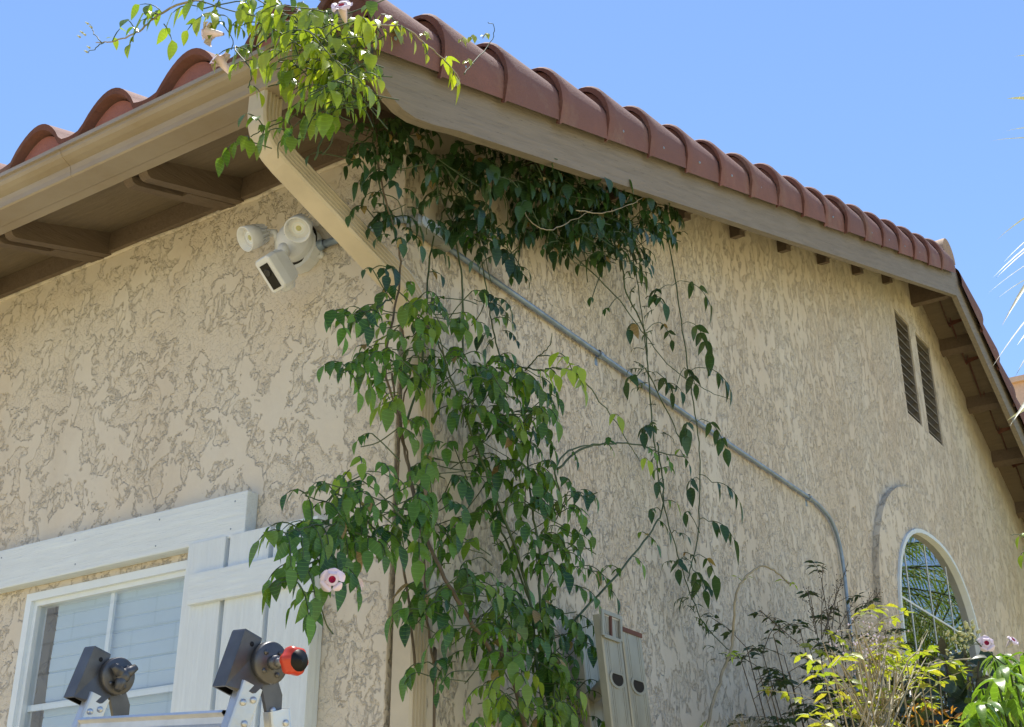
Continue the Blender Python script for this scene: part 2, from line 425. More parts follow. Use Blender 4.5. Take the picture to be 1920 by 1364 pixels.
# roof deck (underside seen from the eaves)
d = MB()
d.prism([(-.47, RZ(-.47)), (YP, RZ(YP)), (YE + .6, RZ(YE + .6)), (YE + .6, RZ(YE + .6) + .03), (YP, RZ(YP) + .03), (-.47, RZ(-.47) + .03)], 0, -7, .304, 'deck_paint')
part(d, 'roof_deck', house)
# rafters in pairs, with blocking between them
for xr in (-.765 + .74, -.765, -1.505, -2.245, -2.985):
    for k in (0, 1):
        x1 = xr - k * .078; r_ = MB()
        if x1 > -.02 and k == 0: x1 = -.025
        pts = [(-.002, 4.058), (-.43, 3.934), (-.447, 3.931), (-.460, 3.935), (-.4695, 3.948), (-.469, RZ(-.469) - .01), (-.002, RZ(0) - .01)]
        r_.prism(pts, 0, x1 - .042, x1, 'rafter_paint'); part(r_, 'rafter', house)
    f = MB(); x1 = xr - .044 if xr < -.1 else -.069
    f.prism([(-.002, 4.056), (-.24, 3.988), (-.24, RZ(-.24) - .05), (-.002, RZ(0) - .05)], 0, x1 - .032, x1, 'rafter_paint'); part(f, 'rafter_filler', house)
for a, bb in ((-.145 + .0, -.765), (-.887, -1.505), (-1.627, -2.245), (-2.367, -2.985)):
    f = MB(); f.box((bb + .0005, -.032, 4.061), (a - .0005, -.003, 4.20), 'rafter_paint'); part(f, 'eave_block', house)
f = MB(); f.box((-.022, -.032, 4.061), (.30, -.003, 4.20), 'rafter_paint'); part(f, 'eave_block', house)
f = MB(); f.prism([(-.47, RZ(-.47) - .058), (-.033, RZ(-.033) - .058), (-.033, RZ(-.033) - .002), (-.47, RZ(-.47) - .002)], 0, -7, .303, 'deck_paint'); part(f, 'eave_board', house)
# fascia
f = MB(); f.box((-7, -.508, 3.948), (.303, -.471, 4.09), 'gutter_paint'); part(f, 'fascia', house)
# rake boards (barge boards) with the rounded lower end
bb_ = MB()
def ZB(y): return RZ(y) - .297
curve = [(-.575, RZ(-.575) - .012), (-.585, RZ(-.58) - .075)]
for i in range(9):
    a = i / 8; curve.append((-.588 + .40 * a ** 1.15, 3.815 - .012 + .0 + (.5 - .5 * math.cos(math.pi * min(1, a))) * .0 - .075 * math.sin(a * math.pi / 2) - .0 * a + (.13 * (a ** 2.2)) * .0 + .0))
curve = [(-.575, RZ(-.575) - .005)] + [(q_.y, q_.z) for q_ in [PX(a_, c_, .344) for a_, c_ in ((700, 100), (702, 118), (709, 137), (720, 160), (735, 183), (755, 205), (780, 222), (812, 234))]] + [(-.155, ZB(-.155))]
poly = curve + [(YP, ZB(YP)), (YP, RZ(YP)), ]
bb_.prism(poly, 0, .306, .344, 'barge_paint'); part(bb_, 'rake_board', house)
bb_ = MB(); bb_.prism([(YP + .001, ZB(YP)), (YE + .6, RZ(YE + .6) - .297), (YE + .6, RZ(YE + .6)), (YP + .001, RZ(YP))], 0, .306, .344, 'barge_paint'); part(bb_, 'rake_board', house)
# lookouts under the rake overhang
ys = [.75, 1.42, 2.08, 2.75, 3.43, 4.10, 4.78, 5.45]
for y in ys:
    f = MB(); f.prism([(y, RZ(y) - .17), (y + .07, RZ(y + .07) - .17), (y + .07, RZ(y + .07) - .001), (y, RZ(y) - .001)], 0, .004, .06, 'rafter_paint')
    f.prism([(y, RZ(y) - .14), (y + .07, RZ(y + .07) - .14), (y + .07, RZ(y + .07) - .001), (y, RZ(y) - .001)], 0, .061, .305, 'rafter_paint'); part(f, 'lookout', house)
for y in (6.80, 7.39, 7.98, 8.57, 9.16):
    f = MB(); f.prism([(y, RZ(y) - .10), (y + .06, RZ(y + .06) - .10), (y + .06, RZ(y + .06) - .001), (y, RZ(y) - .001)], 0, .004, .305, 'rafter_paint'); part(f, 'lookout', house)
f = MB(); f.prism([(YP - .01, 5.985), (YP + .05, 5.985), (YP + .05, RZ(YP + .05) - .002), (YP - .01, RZ(YP - .01) - .002)], 0, .004, .305, 'rafter_paint'); part(f, 'ridge_beam', house)

# field tiles: wavy clay courses
PER, XC = .389, -.039
def wave(x):
    t = ((x - XC) / PER + .34) % 1.0
    if t < .68: return .075 + .105 * math.sin(math.pi * t / .68) ** .8
    return .07 - .012 * math.sin(math.pi * (t - .68) / .32)
SEC = 1 / math.sqrt(1 + SL * SL)
def course(y0, y1, xa, xb, mb, lift=.028, sgn=1, mname='clay'):
    nx = int((xb - xa) / .022); rows_t = []; 
    A, B_ = [], []; A2 = []
    for i in range(nx + 1):
        x = xa + (xb - xa) * i / nx; h = wave(x)
        A.append(V((x, y0, RZ(y0) + h + lift))); B_.append(V((x, y1, RZ(y1) + h)))
        A2.append(V((x, y0 + .002, RZ(y0) + h + lift - .024)))
    mb.quad_strip([A, B_], mname); mb.quad_strip([A2, A], 'clay_end', False)
    C_ = [p + V((0, .05, .0)) for p in A2]; mb.quad_strip([C_, A2], mname)
field = MB(); y = -.627; ys_ = []
while y < YP: ys_.append(y); y += .36
for k, y0 in enumerate(ys_): course(y0, min(y0 + .40, YP), -6.4, .2, field)
y = YE + .72
while y > YP + .2: course(y, max(y - .40, YP), -6.4, .2, field); y -= .36
part(field, 'tile_field', house)
# smooth clay closures under the eave course, set back inside each barrel
for j in range(-10, 1):
    cx = XC + PER * j; xs = [cx - .132 + .264 * i / 14 for i in range(15)]
    e = MB(); pts = [(x, RZ(-.6) + .05 + max(0, .115 * math.sin(math.pi * (i / 14)) ** .7)) for i, x in enumerate(xs)]
    e.prism([(xs[0], RZ(-.6) + .02)] + pts + [(xs[-1], RZ(-.6) + .02)], 1, -.592, -.56, 'clay_smooth'); part(e, 'eave_closure', house)
# rake tiles
def rake_profile(k):       # (x, h) outer outline, k scales the lower end
    o = [(.372 + .010 * k, -.128 - .014 * k), (.374 + .018 * k, -.085)]
    for i in range(0, 17):
        a = math.pi * i / 16 * .98
        o.append((.262 + (.110 + .026 * k) * math.cos(a), -.050 + (.112 + .088 * k) * math.sin(a) ** .92))
    return o
def rake_tile(y0, y1, nm='rake_tile'):
    t = MB(); jx, jh, jr = random.uniform(-.004, .005), random.uniform(-.005, .007), random.uniform(-.03, .03); d = 1 if y1 > y0 else -1; rows = []
    for s in (0, .02, .15, .5, 1.0):
        y = y0 + (y1 - y0) * s; kk = 1 - s
        rr = 0 if s else -.006
        rows.append([V((x + jx + (rr if x > .26 else -rr) + jr * h, y, RZ(y) + h + rr + jh)) for x, h in rake_profile(kk)])
    t.quad_strip(rows, 'clay')
    inner = [V((x - .018 * (1 if x > .26 else -1) * min(1, abs(x - .262) / .08), y0 + (0.0) * d, RZ(y0) + h - .020 * (1 if h > .0 else .0))) for x, h in rake_profile(1)]
    t.quad_strip([inner, rows[0]], 'clay_end', False)
    back = [V((p.x, y0 + .018 * d, p.z + SL * .018 * (1 if y0 < YP else -1.5) * d)) for p in inner]
    t.quad_strip([back, inner], 'clay', False)
    # rough mortar filling the barrel end
    cen = V((.262, y0 + .016 * d, RZ(y0 + .016 * d) - .02))
    b0 = t.add([cen] + [V((p.x, y0 + .016 * d, p.z)) for p in inner[3:]], [(0, i, i + 1) for i in range(1, len(inner) - 3)], 'clay_end')
    # nail head
    yn = y0 + (y1 - y0) * .28
    t.lathe((.386, yn, RZ(yn) - .075), (1, 0, 0), [(.006, -.004), (.006, .002), (.003, .004), (.0005, .004)], 'steel_pipe', 8)
    part(t, nm, house)
y = -.655 - .0; EX = .352
k = 0
joints = []
while y < YP - .15:
    rake_tile(y, min(y + .42, YP + .05)); joints.append(y); y += EX
y = YP + .17 + EX * 1
while y < YE + .9: rake_tile(y, y - .42); y += .37
# ridge caps
y = None
for i in range(8):
    x1 = .33 - i * .36
    t = MB(); rows = []
    for xx, rr in ((x1, .150), (x1 - .02, .152), (x1 - .42, .128)):
        rows.append([V((xx, YP + .04 + rr * math.cos(a), RZ(YP) + .055 + rr * math.sin(a))) for a in [math.pi * q / 12 for q in range(13)]])
    t.quad_strip(rows, 'clay_ridge')
    if i == 0: t.add([V((x1 - .004, YP + .04, RZ(YP) + .02))] + rows[0], [(0, q, q + 1) for q in range(1, 13)], 'clay_ridge')
    part(t, 'ridge_tile', house)
# gutter (K-style)
prof = [(-.512, 3.945), (-.597, 3.937), (-.603, 3.941), (-.606, 3.958), (-.612, 3.975), (-.632, 3.984), (-.648, 3.993), (-.656, 4.003), (-.658, 4.014), (-.668, 4.015), (-.669, 4.030), (-.652, 4.030), (-.650, 4.008), (-.640, 3.999), (-.606, 3.985), (-.598, 3.948), (-.515, 3.952), (-.515, 4.075), (-.512, 4.075)]
gu = MB(); gu.prism(prof, 0, -7, .300, 'gutter_paint'); gu.prism([(-.512, 3.945), (-.597, 3.937), (-.61, 3.975), (-.652, 3.998), (-.662, 4.028), (-.512, 4.028)], 0, .2985, .302, 'gutter_paint')
part(gu, 'gutter', house)
for xs in (-1.02, -3.1):
    t = MB(); t.prism([(a - .0012 if a < -.56 else a, b_ - .0008) for a, b_ in prof[1:10]] + [(-.6515, 4.0285), (-.6480, 4.009), (-.6392, 4.0005), (-.604, 3.986), (-.597, 3.9375)], 0, xs, xs + .022, 'gutter_paint'); part(t, 'gutter_joint', house)
# downspout
def rib(w_, d_, n=4, dp=.007):
    pts = []
    hx, hy = w_ / 2, d_ / 2
    def side(a, b_, nrm):
        for i in range(n):
            for t, o in ((i / n + .10 / n, 0), (i / n + .28 / n, dp), (i / n + .72 / n, dp), (i / n + .90 / n, 0)):
                t = .10 + .80 * t; pts.append((a[0] + (b_[0] - a[0]) * t - nrm[0] * o, a[1] + (b_[1] - a[1]) * t - nrm[1] * o))
    c = .007
    pts.append((-hx + c, -hy)); pts.append((hx - c, -hy)); pts.append((hx - .002, -hy + .002)); pts.append((hx, -hy + c)); side((hx, -hy), (hx, hy), (1, 0))
    pts.append((hx, hy - c)); pts.append((hx - c, hy)); pts.append((-hx + c, hy)); pts.append((-hx, hy - c)); pts.append((-hx, -hy + c)); return pts
ds = MB()
path = [V((-.055, -.556, 3.94)), V((-.055, -.556, 3.85))]
el = spline([V((-.12, -.556, 3.875)), V((-.118, -.548, 3.825)), V((-.110, -.52, 3.775)), V((-.095, -.475, 3.735))], 4)
b0 = V((.05, -.06, 3.44))
el2 = spline([b0 + (el[-1] - b0) * .12, b0, V((.055, .015, 3.365)), V((.056, .043, 3.30)), V((.056, .043, 3.22))], 4)
path = [V((-.12, -.556, 3.94))] + el + el2 + [V((.056, .043, 2.4)), V((.056, .043, GZ + .15))]
pr2 = rib(.080, .078)
ds.sweep(path, pr2, 'downspout_paint', V((1, .0, 0)))
dso = part(ds, 'downspout', house)
for zz in (2.9, 1.2):
    t = MB(); t.box((.008, .0, zz), (.095, .0725, zz + .03), 'downspout_paint') if False else None

# front window
fw = MB(); y0, y1 = -.012, .05
fw.prism([(WX0 + .003, WZ0 + .003), (WX1 - .003, WZ0 + .003), (WX1 - .003, WZ1 - .003), (WX0 + .003, WZ1 - .003)], 1, y1, y0, 'vinyl', [[(WX0 + .034, WZ0 + .04), (WX1 - .03, WZ0 + .04), (WX1 - .03, WZ1 - .032), (WX0 + .034, WZ1 - .032)]])
fw.prism([(WX0 + .034, WZ0 + .04), (WX1 - .03, WZ0 + .04), (WX1 - .03, WZ1 - .032), (WX0 + .034, WZ1 - .032)], 1, y1, y0 + .016, 'vinyl', [[(WX0 + .052, WZ0 + .06), (WX1 - .05, WZ0 + .06), (WX1 - .05, WZ1 - .05), (WX0 + .052, WZ1 - .05)]])
fwin = part(fw, 'front_window', house)
p = MB(); p.add([(WX0 + .045, .022, WZ0 + .05), (WX1 - .04, .022, WZ0 + .05), (WX1 - .04, .022, WZ1 - .04), (WX0 + .045, .022, WZ1 - .04)], [(0, 1, 2, 3)], 'glass_clear'); p.build('pane', fwin)
p = MB(); p.box((-1.284, .026, WZ0 + .06), (-1.264, .036, WZ1 - .05), 'vinyl'); p.box((WX0 + .053, .0265, 2.262), (WX1 - .05, .0355, 2.284), 'vinyl'); p.box((WX0 + .053, .0265, 1.86), (WX1 - .05, .0355, 1.88), 'vinyl'); p.build('muntin', fwin)
p = MB()
zt = WZ1 - .06
nn_ = 24
rows = []
for j in range(nn_ + 1):
    z = zt + .03 - j * .052
    for dz, dy in ((0, 0), (-.004, .0035), (-.008, 0)):
        rows.append([V((-1.60 + 1.0 * i / 8, .050 + dy + .002 * math.sin(i * 1.3 + j), z + dz)) for i in range(9)])
p.quad_strip(rows, 'shade_cloth', False); p.build('window_shade', fwin)
p = MB(); p.add([(x, y, z) for z in (1.2, 2.95) for y in (.162, .6) for x in (-2.1, -.4)], [(2, 3, 7, 6), (0, 2, 6, 4), (1, 5, 7, 3), (0, 1, 3, 2), (4, 6, 7, 5)], 'dark_void'); p.build('window_backing', fwin)
hd_ = MB(); hd_.box((-2.7, -.052, 2.715), (-.568, -.001, 2.868), 'white_wood', .004); hdo = part(hd_, 'window_header', house)
for nx_ in (-.62, -1.0, -1.42, -1.84):
    for nz_ in (2.745, 2.838):
        t = MB(); t.lathe((nx_ + random.uniform(-.02, .02), -.0521, nz_), (0, -1, 0), [(.0036, 0), (.0032, .0008), (.0004, .0009)], 'steel_pipe', 8); q = t.build('nail_head'); q.parent = hdo
# shutter
sh = MB(); sh.box((-.775, -.024, 1.35), (-.25, -.002, 2.66), 'white_wood_vertical'); shu = part(sh, 'shutter', house)
for a, c in ((-.815, -.642), (-.622, -.445), (-.425, -.245)):
    bo = MB(); bo.box((a, -.060, 1.35), (c, -.036 + .012, 2.722), 'white_wood_vertical', .003); bo.build('shutter_board', shu).location = -V(house.location) * 0
ba = MB(); ba.box((-.772, -.082, 2.505), (-.305, -.0605, 2.608), 'white_wood', .003); ba.build('shutter_batten', shu)
ba = MB(); ba.box((-.772, -.082, 1.55), (-.305, -.0605, 1.65), 'white_wood', .003); ba.build('shutter_batten', shu)

# ------------------------------------------------------------ conduit on the gable wall
cd = thing('metal_conduit', 'thin grey metal conduit strapped across the gable wall, bending down at its right end', 'conduit', (0, 0, 3.7))
XC_ = .022
zc = 3.722
path = [V((XC_, .19, zc)), V((XC_, 1.2, zc - .012)), V((XC_, 2.4, zc - .02)), V((XC_, 3.55, zc - .015))] + spline([V((XC_, 3.62, zc - .018)), V((XC_, 3.80, zc - .06)), V((XC_, 3.90, zc - .17)), V((XC_, 3.93, zc - .33))], 5) + [V((XC_, 3.93, 2.0)), V((XC_, 3.93, .6))]
t = MB(); t.tube(path, .0100, 'steel_pipe', 12); part(t, 'pipe', cd)
for pnt in (V((XC_, 1.27, zc - .013)), V((XC_, 2.45, zc - .02)), V((XC_, 3.50, zc - .015))):
    t = MB(); t.lathe(pnt - V((0, .011, 0)), (0, 1, 0), [(.016, 0), (.016, .022)], 'steel_pipe', 12); t.box((.001, pnt.y - .011, pnt.z - .045), (.004, pnt.y + .011, pnt.z - .01), 'steel_pipe'); part(t, 'pipe_strap', cd)
t = MB(); t.lathe((XC_, .17, zc), (0, 1, 0), [(.021, 0), (.021, .05), (.017, .055)], 'grey_cast', 14)
t.box((.006, .005, zc - .024), (.062, .17, zc + .022), 'grey_cast', .012); part(t, 'conduit_body', cd)
t = MB()
cyl = [(.0 + .155 * 1, 0)]
ov = []
for i in range(20):
    a = 2 * math.pi * i / 20; ov.append((.088 + .048 * math.copysign(1, math.cos(a)) * (abs(math.cos(a)) > 0) + .019 * math.cos(a), zc + .019 * math.sin(a)))
t.prism(ov, 0, .0625, .067, 'box_plate'); t.prism([(.088 + (a - .088) * .72, zc + (b_ - zc) * .45) for a, b_ in ov], 0, .0672, .0695, 'box_plate')
part(t, 'cover_plate', cd)
t = MB(); t.tube([(-.40, -.02, 3.735), (-.2, -.02, 3.728), (-.005, -.02, 3.722), (.018, -.012, 3.722), (XC_, .008, 3.722)], .0135, 'steel_pipe', 12)
t.lathe((-.365, -.02, 3.734), (1, 0, 0), [(.02, 0), (.02, .018), (.017, .02), (.017, .035)], 'steel_pipe', 12); part(t, 'pipe', cd)

# ------------------------------------------------------------ floodlight camera on the front wall
fc = thing('security_floodlight', 'white twin lamp floodlight with a camera, mounted under the eave on the front wall', 'floodlight', (-.42, 0, 3.76))
FO = V((-.435, 0, 3.755))
ax = V((.12, -1, -.05)).normalized()
t = MB(); oct_ = [(FO.x + .084 * math.cos(a), FO.z - .016 + .084 * math.sin(a)) for a in [math.pi * (i + .5) / 6 for i in range(12)]]
t.prism(oct_, 1, -.001, -.045, 'white_plastic')
for a in (-.6, 2.5): 
    t.lathe((FO.x + .09 * math.cos(a), -.001, FO.z + .09 * math.sin(a)), (0, -1, 0), [(.014, 0), (.014, .012), (.004, .012)], 'white_plastic', 10)
part(t, 'junction_box', fc)
t = MB(); t.lathe(FO + V((0, -.045, 0)), ax, [(.070, 0), (.083, .001), (.083, .007), (.070, .008)], 'black_plastic', 30); part(t, 'gasket', fc)
t = MB(); t.lathe(FO + V((0, -.052, 0)), ax, [(.076, 0), (.076, .022), (.073, .030), (.062, .034), (.058, .045), (.040, .062), (.018, .070), (.001, .071)], 'white_plastic', 32)
t.lathe(FO + V((-.03, -.075, -.045)), V((-.2, -1, -.4)), [(.016, 0), (.016, .04), (.001, .045)], 'white_plastic', 14)
part(t, 'mount_base', fc)
def lamp(c, d, neck):
    t = MB(); c = V(c); d = V(d).normalized(); r = .050; KL = Matrix.Translation(c) @ Matrix.Scale(.92, 4) @ Matrix.Translation(-c); t.M = KL
    t.lathe(c, d, [(.001, -.105), (.018, -.104), (.024, -.095), (.030, -.075), (.036, -.06), (.045, -.052), (.0475, -.03), (.050, 0), (.0455, 0), (.041, -.022), (.036, -.026)], 'white_plastic', 32)
    M = frame(d)
    for k in range(16):
        a = 2 * math.pi * k / 16; u = M @ V((math.cos(a), math.sin(a), 0)); v_ = M @ V((-math.sin(a), math.cos(a), 0))
        p0 = c - d * .095 + u * .020; p1 = c - d * .052 + u * .0455; p2 = c - d * .095 + u * .036
        q = v_ * .0018; t.add([p0 - q, p1 - q, p2 - q, p0 + q, p1 + q, p2 + q], [(0, 1, 2), (3, 5, 4), (0, 3, 4, 1), (1, 4, 5, 2), (2, 5, 3, 0)], 'white_plastic')
    t.tube(neck, [.017, .014, .014], 'white_plastic', 12)
    lp = part(t, 'lamp_head', fc)
    t = MB(); t.lathe(c, d, [(.001, -.021), (.036, -.022), (.037, -.030)], 'lamp_inner', 28); q = t.build('lens'); q.parent = lp; q.location = (0, 0, 0)
    t = MB(); t.lathe(c, d, [(.018, -.0205), (.020, -.0195), (.022, -.0205)], 'vinyl', 20); t.lathe(c, d, [(.001, -.0185), (.008, -.0195), (.010, -.0207)], 'bud', 12); q = t.build('bulb'); q.parent = lp
cR = PY(557, 432, -.19); dR = (RT * -.10 + UP * -.40 + FW * -.9).normalized(); lamp(cR, dR, [cR - dR * .09, cR - dR * .10 + V((0, .02, -.02)), FO + V((-.01, -.09, .02))])
cL = PY(459, 449, -.18); dL = (RT * -.62 + UP * -.30 + FW * -.62).normalized(); lamp(cL, dL, [cL - dL * .09, cL - dL * .105 + V((.03, .015, -.005)), FO + V((-.045, -.085, .01))])
# camera body
cB = PY(506, 516, -.21)
df = (RT * -.5 + UP * -.453 + FW * -.8).normalized()
sx = (RT * .51 - UP * .86 + FW * .168) * -1
sx = (sx - df * sx.dot(df)).normalized(); sy = df.cross(sx)
Mx = Matrix((sx, sy, df)).transposed()
t = MB()
def loc_(p): return cB + Mx @ V(p)
hl, hw_ = .058, .034
rows = []
for (z, a, b_) in ((0, hl, hw_), (-.004, hl + .004, hw_ + .004), (-.035, hl + .006, hw_ + .006), (-.085, hl - .004, hw_ - .002), (-.10, hl - .02, hw_ - .014)):
    c = .010; rows.append([loc_(q) for q in ((a - c, -b_, z), (a, -b_ + c, z), (a, b_ - c, z), (a - c, b_, z), (-a + c, b_, z), (-a, b_ - c, z), (-a, -b_ + c, z), (-a + c, -b_, z), (a - c, -b_, z))])
t.quad_strip(rows[::-1], 'white_plastic', False); t.add(rows[0][:8], [tuple(range(8))], 'white_plastic'); t.add(rows[-1][:8], [tuple(range(8))[::-1]], 'white_plastic')
t.tube([loc_((.03, 0, -.09)), loc_((.055, 0, -.12)), FO + V((-.03, -.07, -.05))], .018, 'white_plastic', 12)
cbody = part(t, 'camera_body', fc)
t = MB(); Mt = t
def lbox(mb, x0, x1, y0, y1, z0, z1, m):
    vs = [loc_((x, y, z)) for z in (z0, z1) for y in (y0, y1) for x in (x0, x1)]
    mb.add(vs, [(0, 2, 3, 1), (4, 5, 7, 6), (0, 1, 5, 4), (2, 6, 7, 3), (0, 4, 6, 2), (1, 3, 7, 5)], m)
lbox(t, -.050, .040, -.020, .020, .0005, .003, 'black_plastic'); q = t.build('front_panel'); q.parent = cbody
t = MB(); t.lathe(loc_((.010, 0, .003)), df, [(.013, 0), (.013, .003), (.010, .004), (.008, .002), (.001, .003)], 'dark_rubber', 20); q = t.build('lens'); q.parent = cbody
for q in list(cbody.children): q.location = (0, 0, 0)
t = MB(); t.lathe(loc_((-hl + .002, 0, -.045)), -sx, [(.030, 0), (.028, .010), (.018, .020), (.001, .023)], 'white_plastic', 20); q = t.build('motion_sensor'); q.parent = cbody

# ------------------------------------------------------------ leaves, vines
def leaflet(mb, b, d, nrm, L_, Wd, m, tone, curl=.35, seg=6):
    d = d.normalized(); s = d.cross(nrm)
    if s.length < 1e-3: s = d.orthogonal()
    s.normalize(); nn = s.cross(d).normalized()
    rows = []; uvs = []; p = b.copy(); dd = d.copy()
    fold = random.uniform(.12, .45)
    for i in range(seg + 1):
        t = i / seg
        wv = Wd * .54 * (math.sin(math.pi * min(1, t ** .64)) ** .95) if 0 < t < 1 else .0004
        n_ = s.cross(dd).normalized()
        rows.append([p - s * wv + n_ * wv * fold, p.copy(), p + s * wv + n_ * wv * fold]); uvs.append([(t, -1), (t, 0), (t, 1)])
        dd = (dd + V((0, 0, -curl / seg)) - nn * (.28 * curl / seg)).normalized(); p = p + dd * (L_ / seg)
    mb.quad_strip(rows, m, True, uvs, tone)
def rnd(a=1.0): return V((random.gauss(0, 1), random.gauss(0, 1), random.gauss(0, 1))) * a
def tone(yl=0.0): return (random.random(), min(1, max(0, random.gauss(yl, .12))), 0)
def compound(mb, b, out, size, pairs, m, yl=0.0, stemm='green_stem', droop=1.0, wr=.385):
    out = out.normalized(); rl = size * (.55 + .42 * pairs); d = (out + V((0, 0, .25))).normalized(); p = b.copy(); pts = [p.copy()]; ds_ = [d.copy()]
    nseg = pairs * 2 + 1
    for i in range(nseg):
        d = (d + V((0, 0, -.42 * droop / (1 + .15 * pairs)))).normalized(); p = p + d * (rl / nseg); pts.append(p.copy()); ds_.append(d.copy())
    mb.tube(pts, [.0017] * (len(pts) - 1) + [.0009], stemm, 4, False)
    size *= random.choice((.72, .9, 1.0, 1.0, 1.12)); tb = random.random(); ty = max(0, random.gauss(yl, .15))
    def tn(): return (min(1, max(0, tb + random.gauss(0, .18))), min(1, max(0, ty + random.gauss(0, .06))), 0)
    for k in range(pairs):
        i = 1 + k * 2; q = pts[i]; dr = ds_[i]; side = dr.cross(V((0, 0, 1)))
        side = side.normalized() if side.length > .1 else V((1, 0, 0))
        for sg in (-1, 1):
            if random.random() < .04: continue
            dd = side * sg * random.uniform(.45, 1.0) + dr * .35 + V((0, 0, -1)) * random.uniform(.35, 1.15) * droop + rnd(.1)
            nr = V((0, 0, .45)) + out * .8 + side * sg * .35 + rnd(.22)
            L_ = size * random.uniform(.62, 1.22) * (1 if k else .85)
            leaflet(mb, q, dd, nr, L_, L_ * random.uniform(wr - .10, wr + .05), 'dry_leaf' if m in ('vine_leaf', 'shade_leaf') and random.random() < .025 else m, tn(), random.uniform(.1, 1.3) * droop)
    dd = ds_[-1] * .6 + V((0, 0, -.8)) * droop + rnd(.1); L_ = size * random.uniform(1.0, 1.3)
    leaflet(mb, pts[-1], dd, out * .9 + V((0, 0, .5)) + rnd(.2), L_, L_ * wr, m, tn(), random.uniform(.3, .8))
def flower(root, p, d, sz=.036, name='flower'):
    t = MB(); d = V(d).normalized(); M = frame(d); p = V(p)
    t.lathe(p, d, [(.004, -sz * 1.5), (.007, -sz * 1.2), (.0115, -sz * .6), (.0125, -.012), (.017, 0)], 'petal', 14)
    t.lathe(p, d, [(.0088, .0015), (.007, -.003), (.001, -.008)], 'throat', 14)
    t.lathe(p, d, [(.0150, .0004), (.0085, .0008)], 'petal', 14)
    for k in range(5):
        a = 2 * math.pi * k / 5 + .3 + random.uniform(-.12, .12); pk = random.uniform(.82, 1.12); ln = random.uniform(.8, 1.1); dz_ = random.uniform(-.006, .003); rows = []
        for i in range(6):
            r = .012 + (sz - .012) * i / 5 * ln; hw = [.0085, .0135, .0175, .0180, .0125, .004][i] * sz / .036 * pk
            ba = []
            for j in (-1, -.5, 0, .5, 1):
                pos = M @ V((math.cos(a) * r - math.sin(a) * hw * j, math.sin(a) * r + math.cos(a) * hw * j, .0005 + .004 * (i / 5) * (1 - abs(j)) + .003 * math.sin(i * 1.5 + k) - .006 * (i / 5) ** 2 + dz_ * i / 5))
                ba.append(p + pos)
            rows.append(ba)
        t.quad_strip(rows, 'petal')
    f = part(t, name, root); return f

def vine(name, label, cat, X0=.1, loc=(.1, .1, 0)):
    root = thing(name, label, cat, loc); return root
class Plant:
    def __init__(s, root, leaf, size=.060, stem='green_stem'): s.root = root; s.leaf = MB(); s.st = MB(); s.m = leaf; s.size = size; s.sm = stem
    def stem(s, pts, r0=.004, r1=.002, space=0, pairs=(2, 3), yl=0, size=None, m=None, outb=V((.6, -.55, 0)), stemm=None, prob=1, side=1, droop=1, wr=.46, start=.05, wig=.004):
        P = spline(pts, 6); N = len(P)
        P = [p + rnd(wig * (.4 if 0 < i < N - 1 else 0)) for i, p in enumerate(P)]
        s.st.tube(P, [r0 + (r1 - r0) * i / (N - 1) for i in range(N)], stemm or s.sm, 6)
        if not space: return
        acc = -start; tot = 0
        for i in range(1, N):
            seg = (P[i] - P[i - 1]).length; acc += seg
            while acc > space:
                acc -= space * random.uniform(.8, 1.25)
                t = (P[i] - P[i - 1]).normalized(); sd_ = t.cross(V((.7, -.7, .1)))
                sd_ = sd_.normalized() if sd_.length > .1 else V((0, 1, 0))
                for sg in (-1, 1):
                    if random.random() > prob: continue
                    o = sd_ * sg * side + outb * random.uniform(.3, 1.0) + t * .3 + rnd(.2)
                    compound(s.leaf, P[i].copy(), o, (size or s.size) * random.uniform(.8, 1.15), random.choice(pairs), m or s.m, yl, s.sm, droop, wr)
    def blob(s, cx, cy, rx, ry, n, X=(.05, .3), yl=0, size=None, pairs=(1, 2, 2, 3), m=None, fn=PX, outb=V((.5, -.5, 0)), droop=1, wr=.46):
        for _ in range(n):
            a = random.uniform(0, 2 * math.pi); q = math.sqrt(random.random())
            p = fn(cx + rx * q * math.cos(a), cy + ry * q * math.sin(a), random.uniform(*X))
            o = RT * math.cos(a) * .8 + outb * random.uniform(.2, 1.1) + rnd(.3); o.z *= .3
            compound(s.leaf, p, o, (size or s.size) * random.uniform(.75, 1.2), random.choice(pairs), m or s.m, yl, s.sm, droop, wr)
            if random.random() < .45:
                e = p - o.normalized() * random.uniform(.06, .16) - V((0, 0, random.uniform(-.05, .1)))
                if e.x > .01: s.st.tube(spline([e, (e + p) / 2 + rnd(.01), p], 3), .0018, s.sm, 4, False)
    def done(s):
        part(s.st, 'stem', s.root); part(s.leaf, 'foliage', s.root)
def PP(pts, X):      # pixel trail on a plane parallel to the gable wall; X may be one number or per point
    if isinstance(X, (int, float)): X = [X] * len(pts)
    return [PX(a, b_, x) for (a, b_), x in zip(pts, X)]

# main vine climbing the corner
root = vine('climbing_vine', 'dense leafy green vine climbing the downspout at the house corner', 'vine', loc=(.15, .3, GZ))
vn = Plant(root, 'vine_leaf', .054)
wood = dict(stemm='bark')
vn.stem([V((.5, .9, GZ))] + PP([(985, 1364), (935, 1245), (880, 1160), (835, 1085), (800, 1010), (775, 930), (760, 850), (745, 780), (735, 700)], [.35, .30, .28, .26, .2, .16, .13, .12, .12]), .008, .003, **wood)
vn.stem([V((.2, .1, GZ))] + PP([(815, 1364), (812, 1240), (800, 1150), (795, 1050), (782, 950), (765, 860), (752, 780), (770, 700)], [.14, .14, .13, .13, .12, .12, .12, .13]), .0045, .0025, **wood)
vn.stem(PP([(778, 1250), (765, 1120), (745, 1000), (742, 880), (750, 790), (722, 690), (745, 560), (750, 480), (735, 420), (712, 330), (705, 240)], .12), .004, .003, stemm='bark')
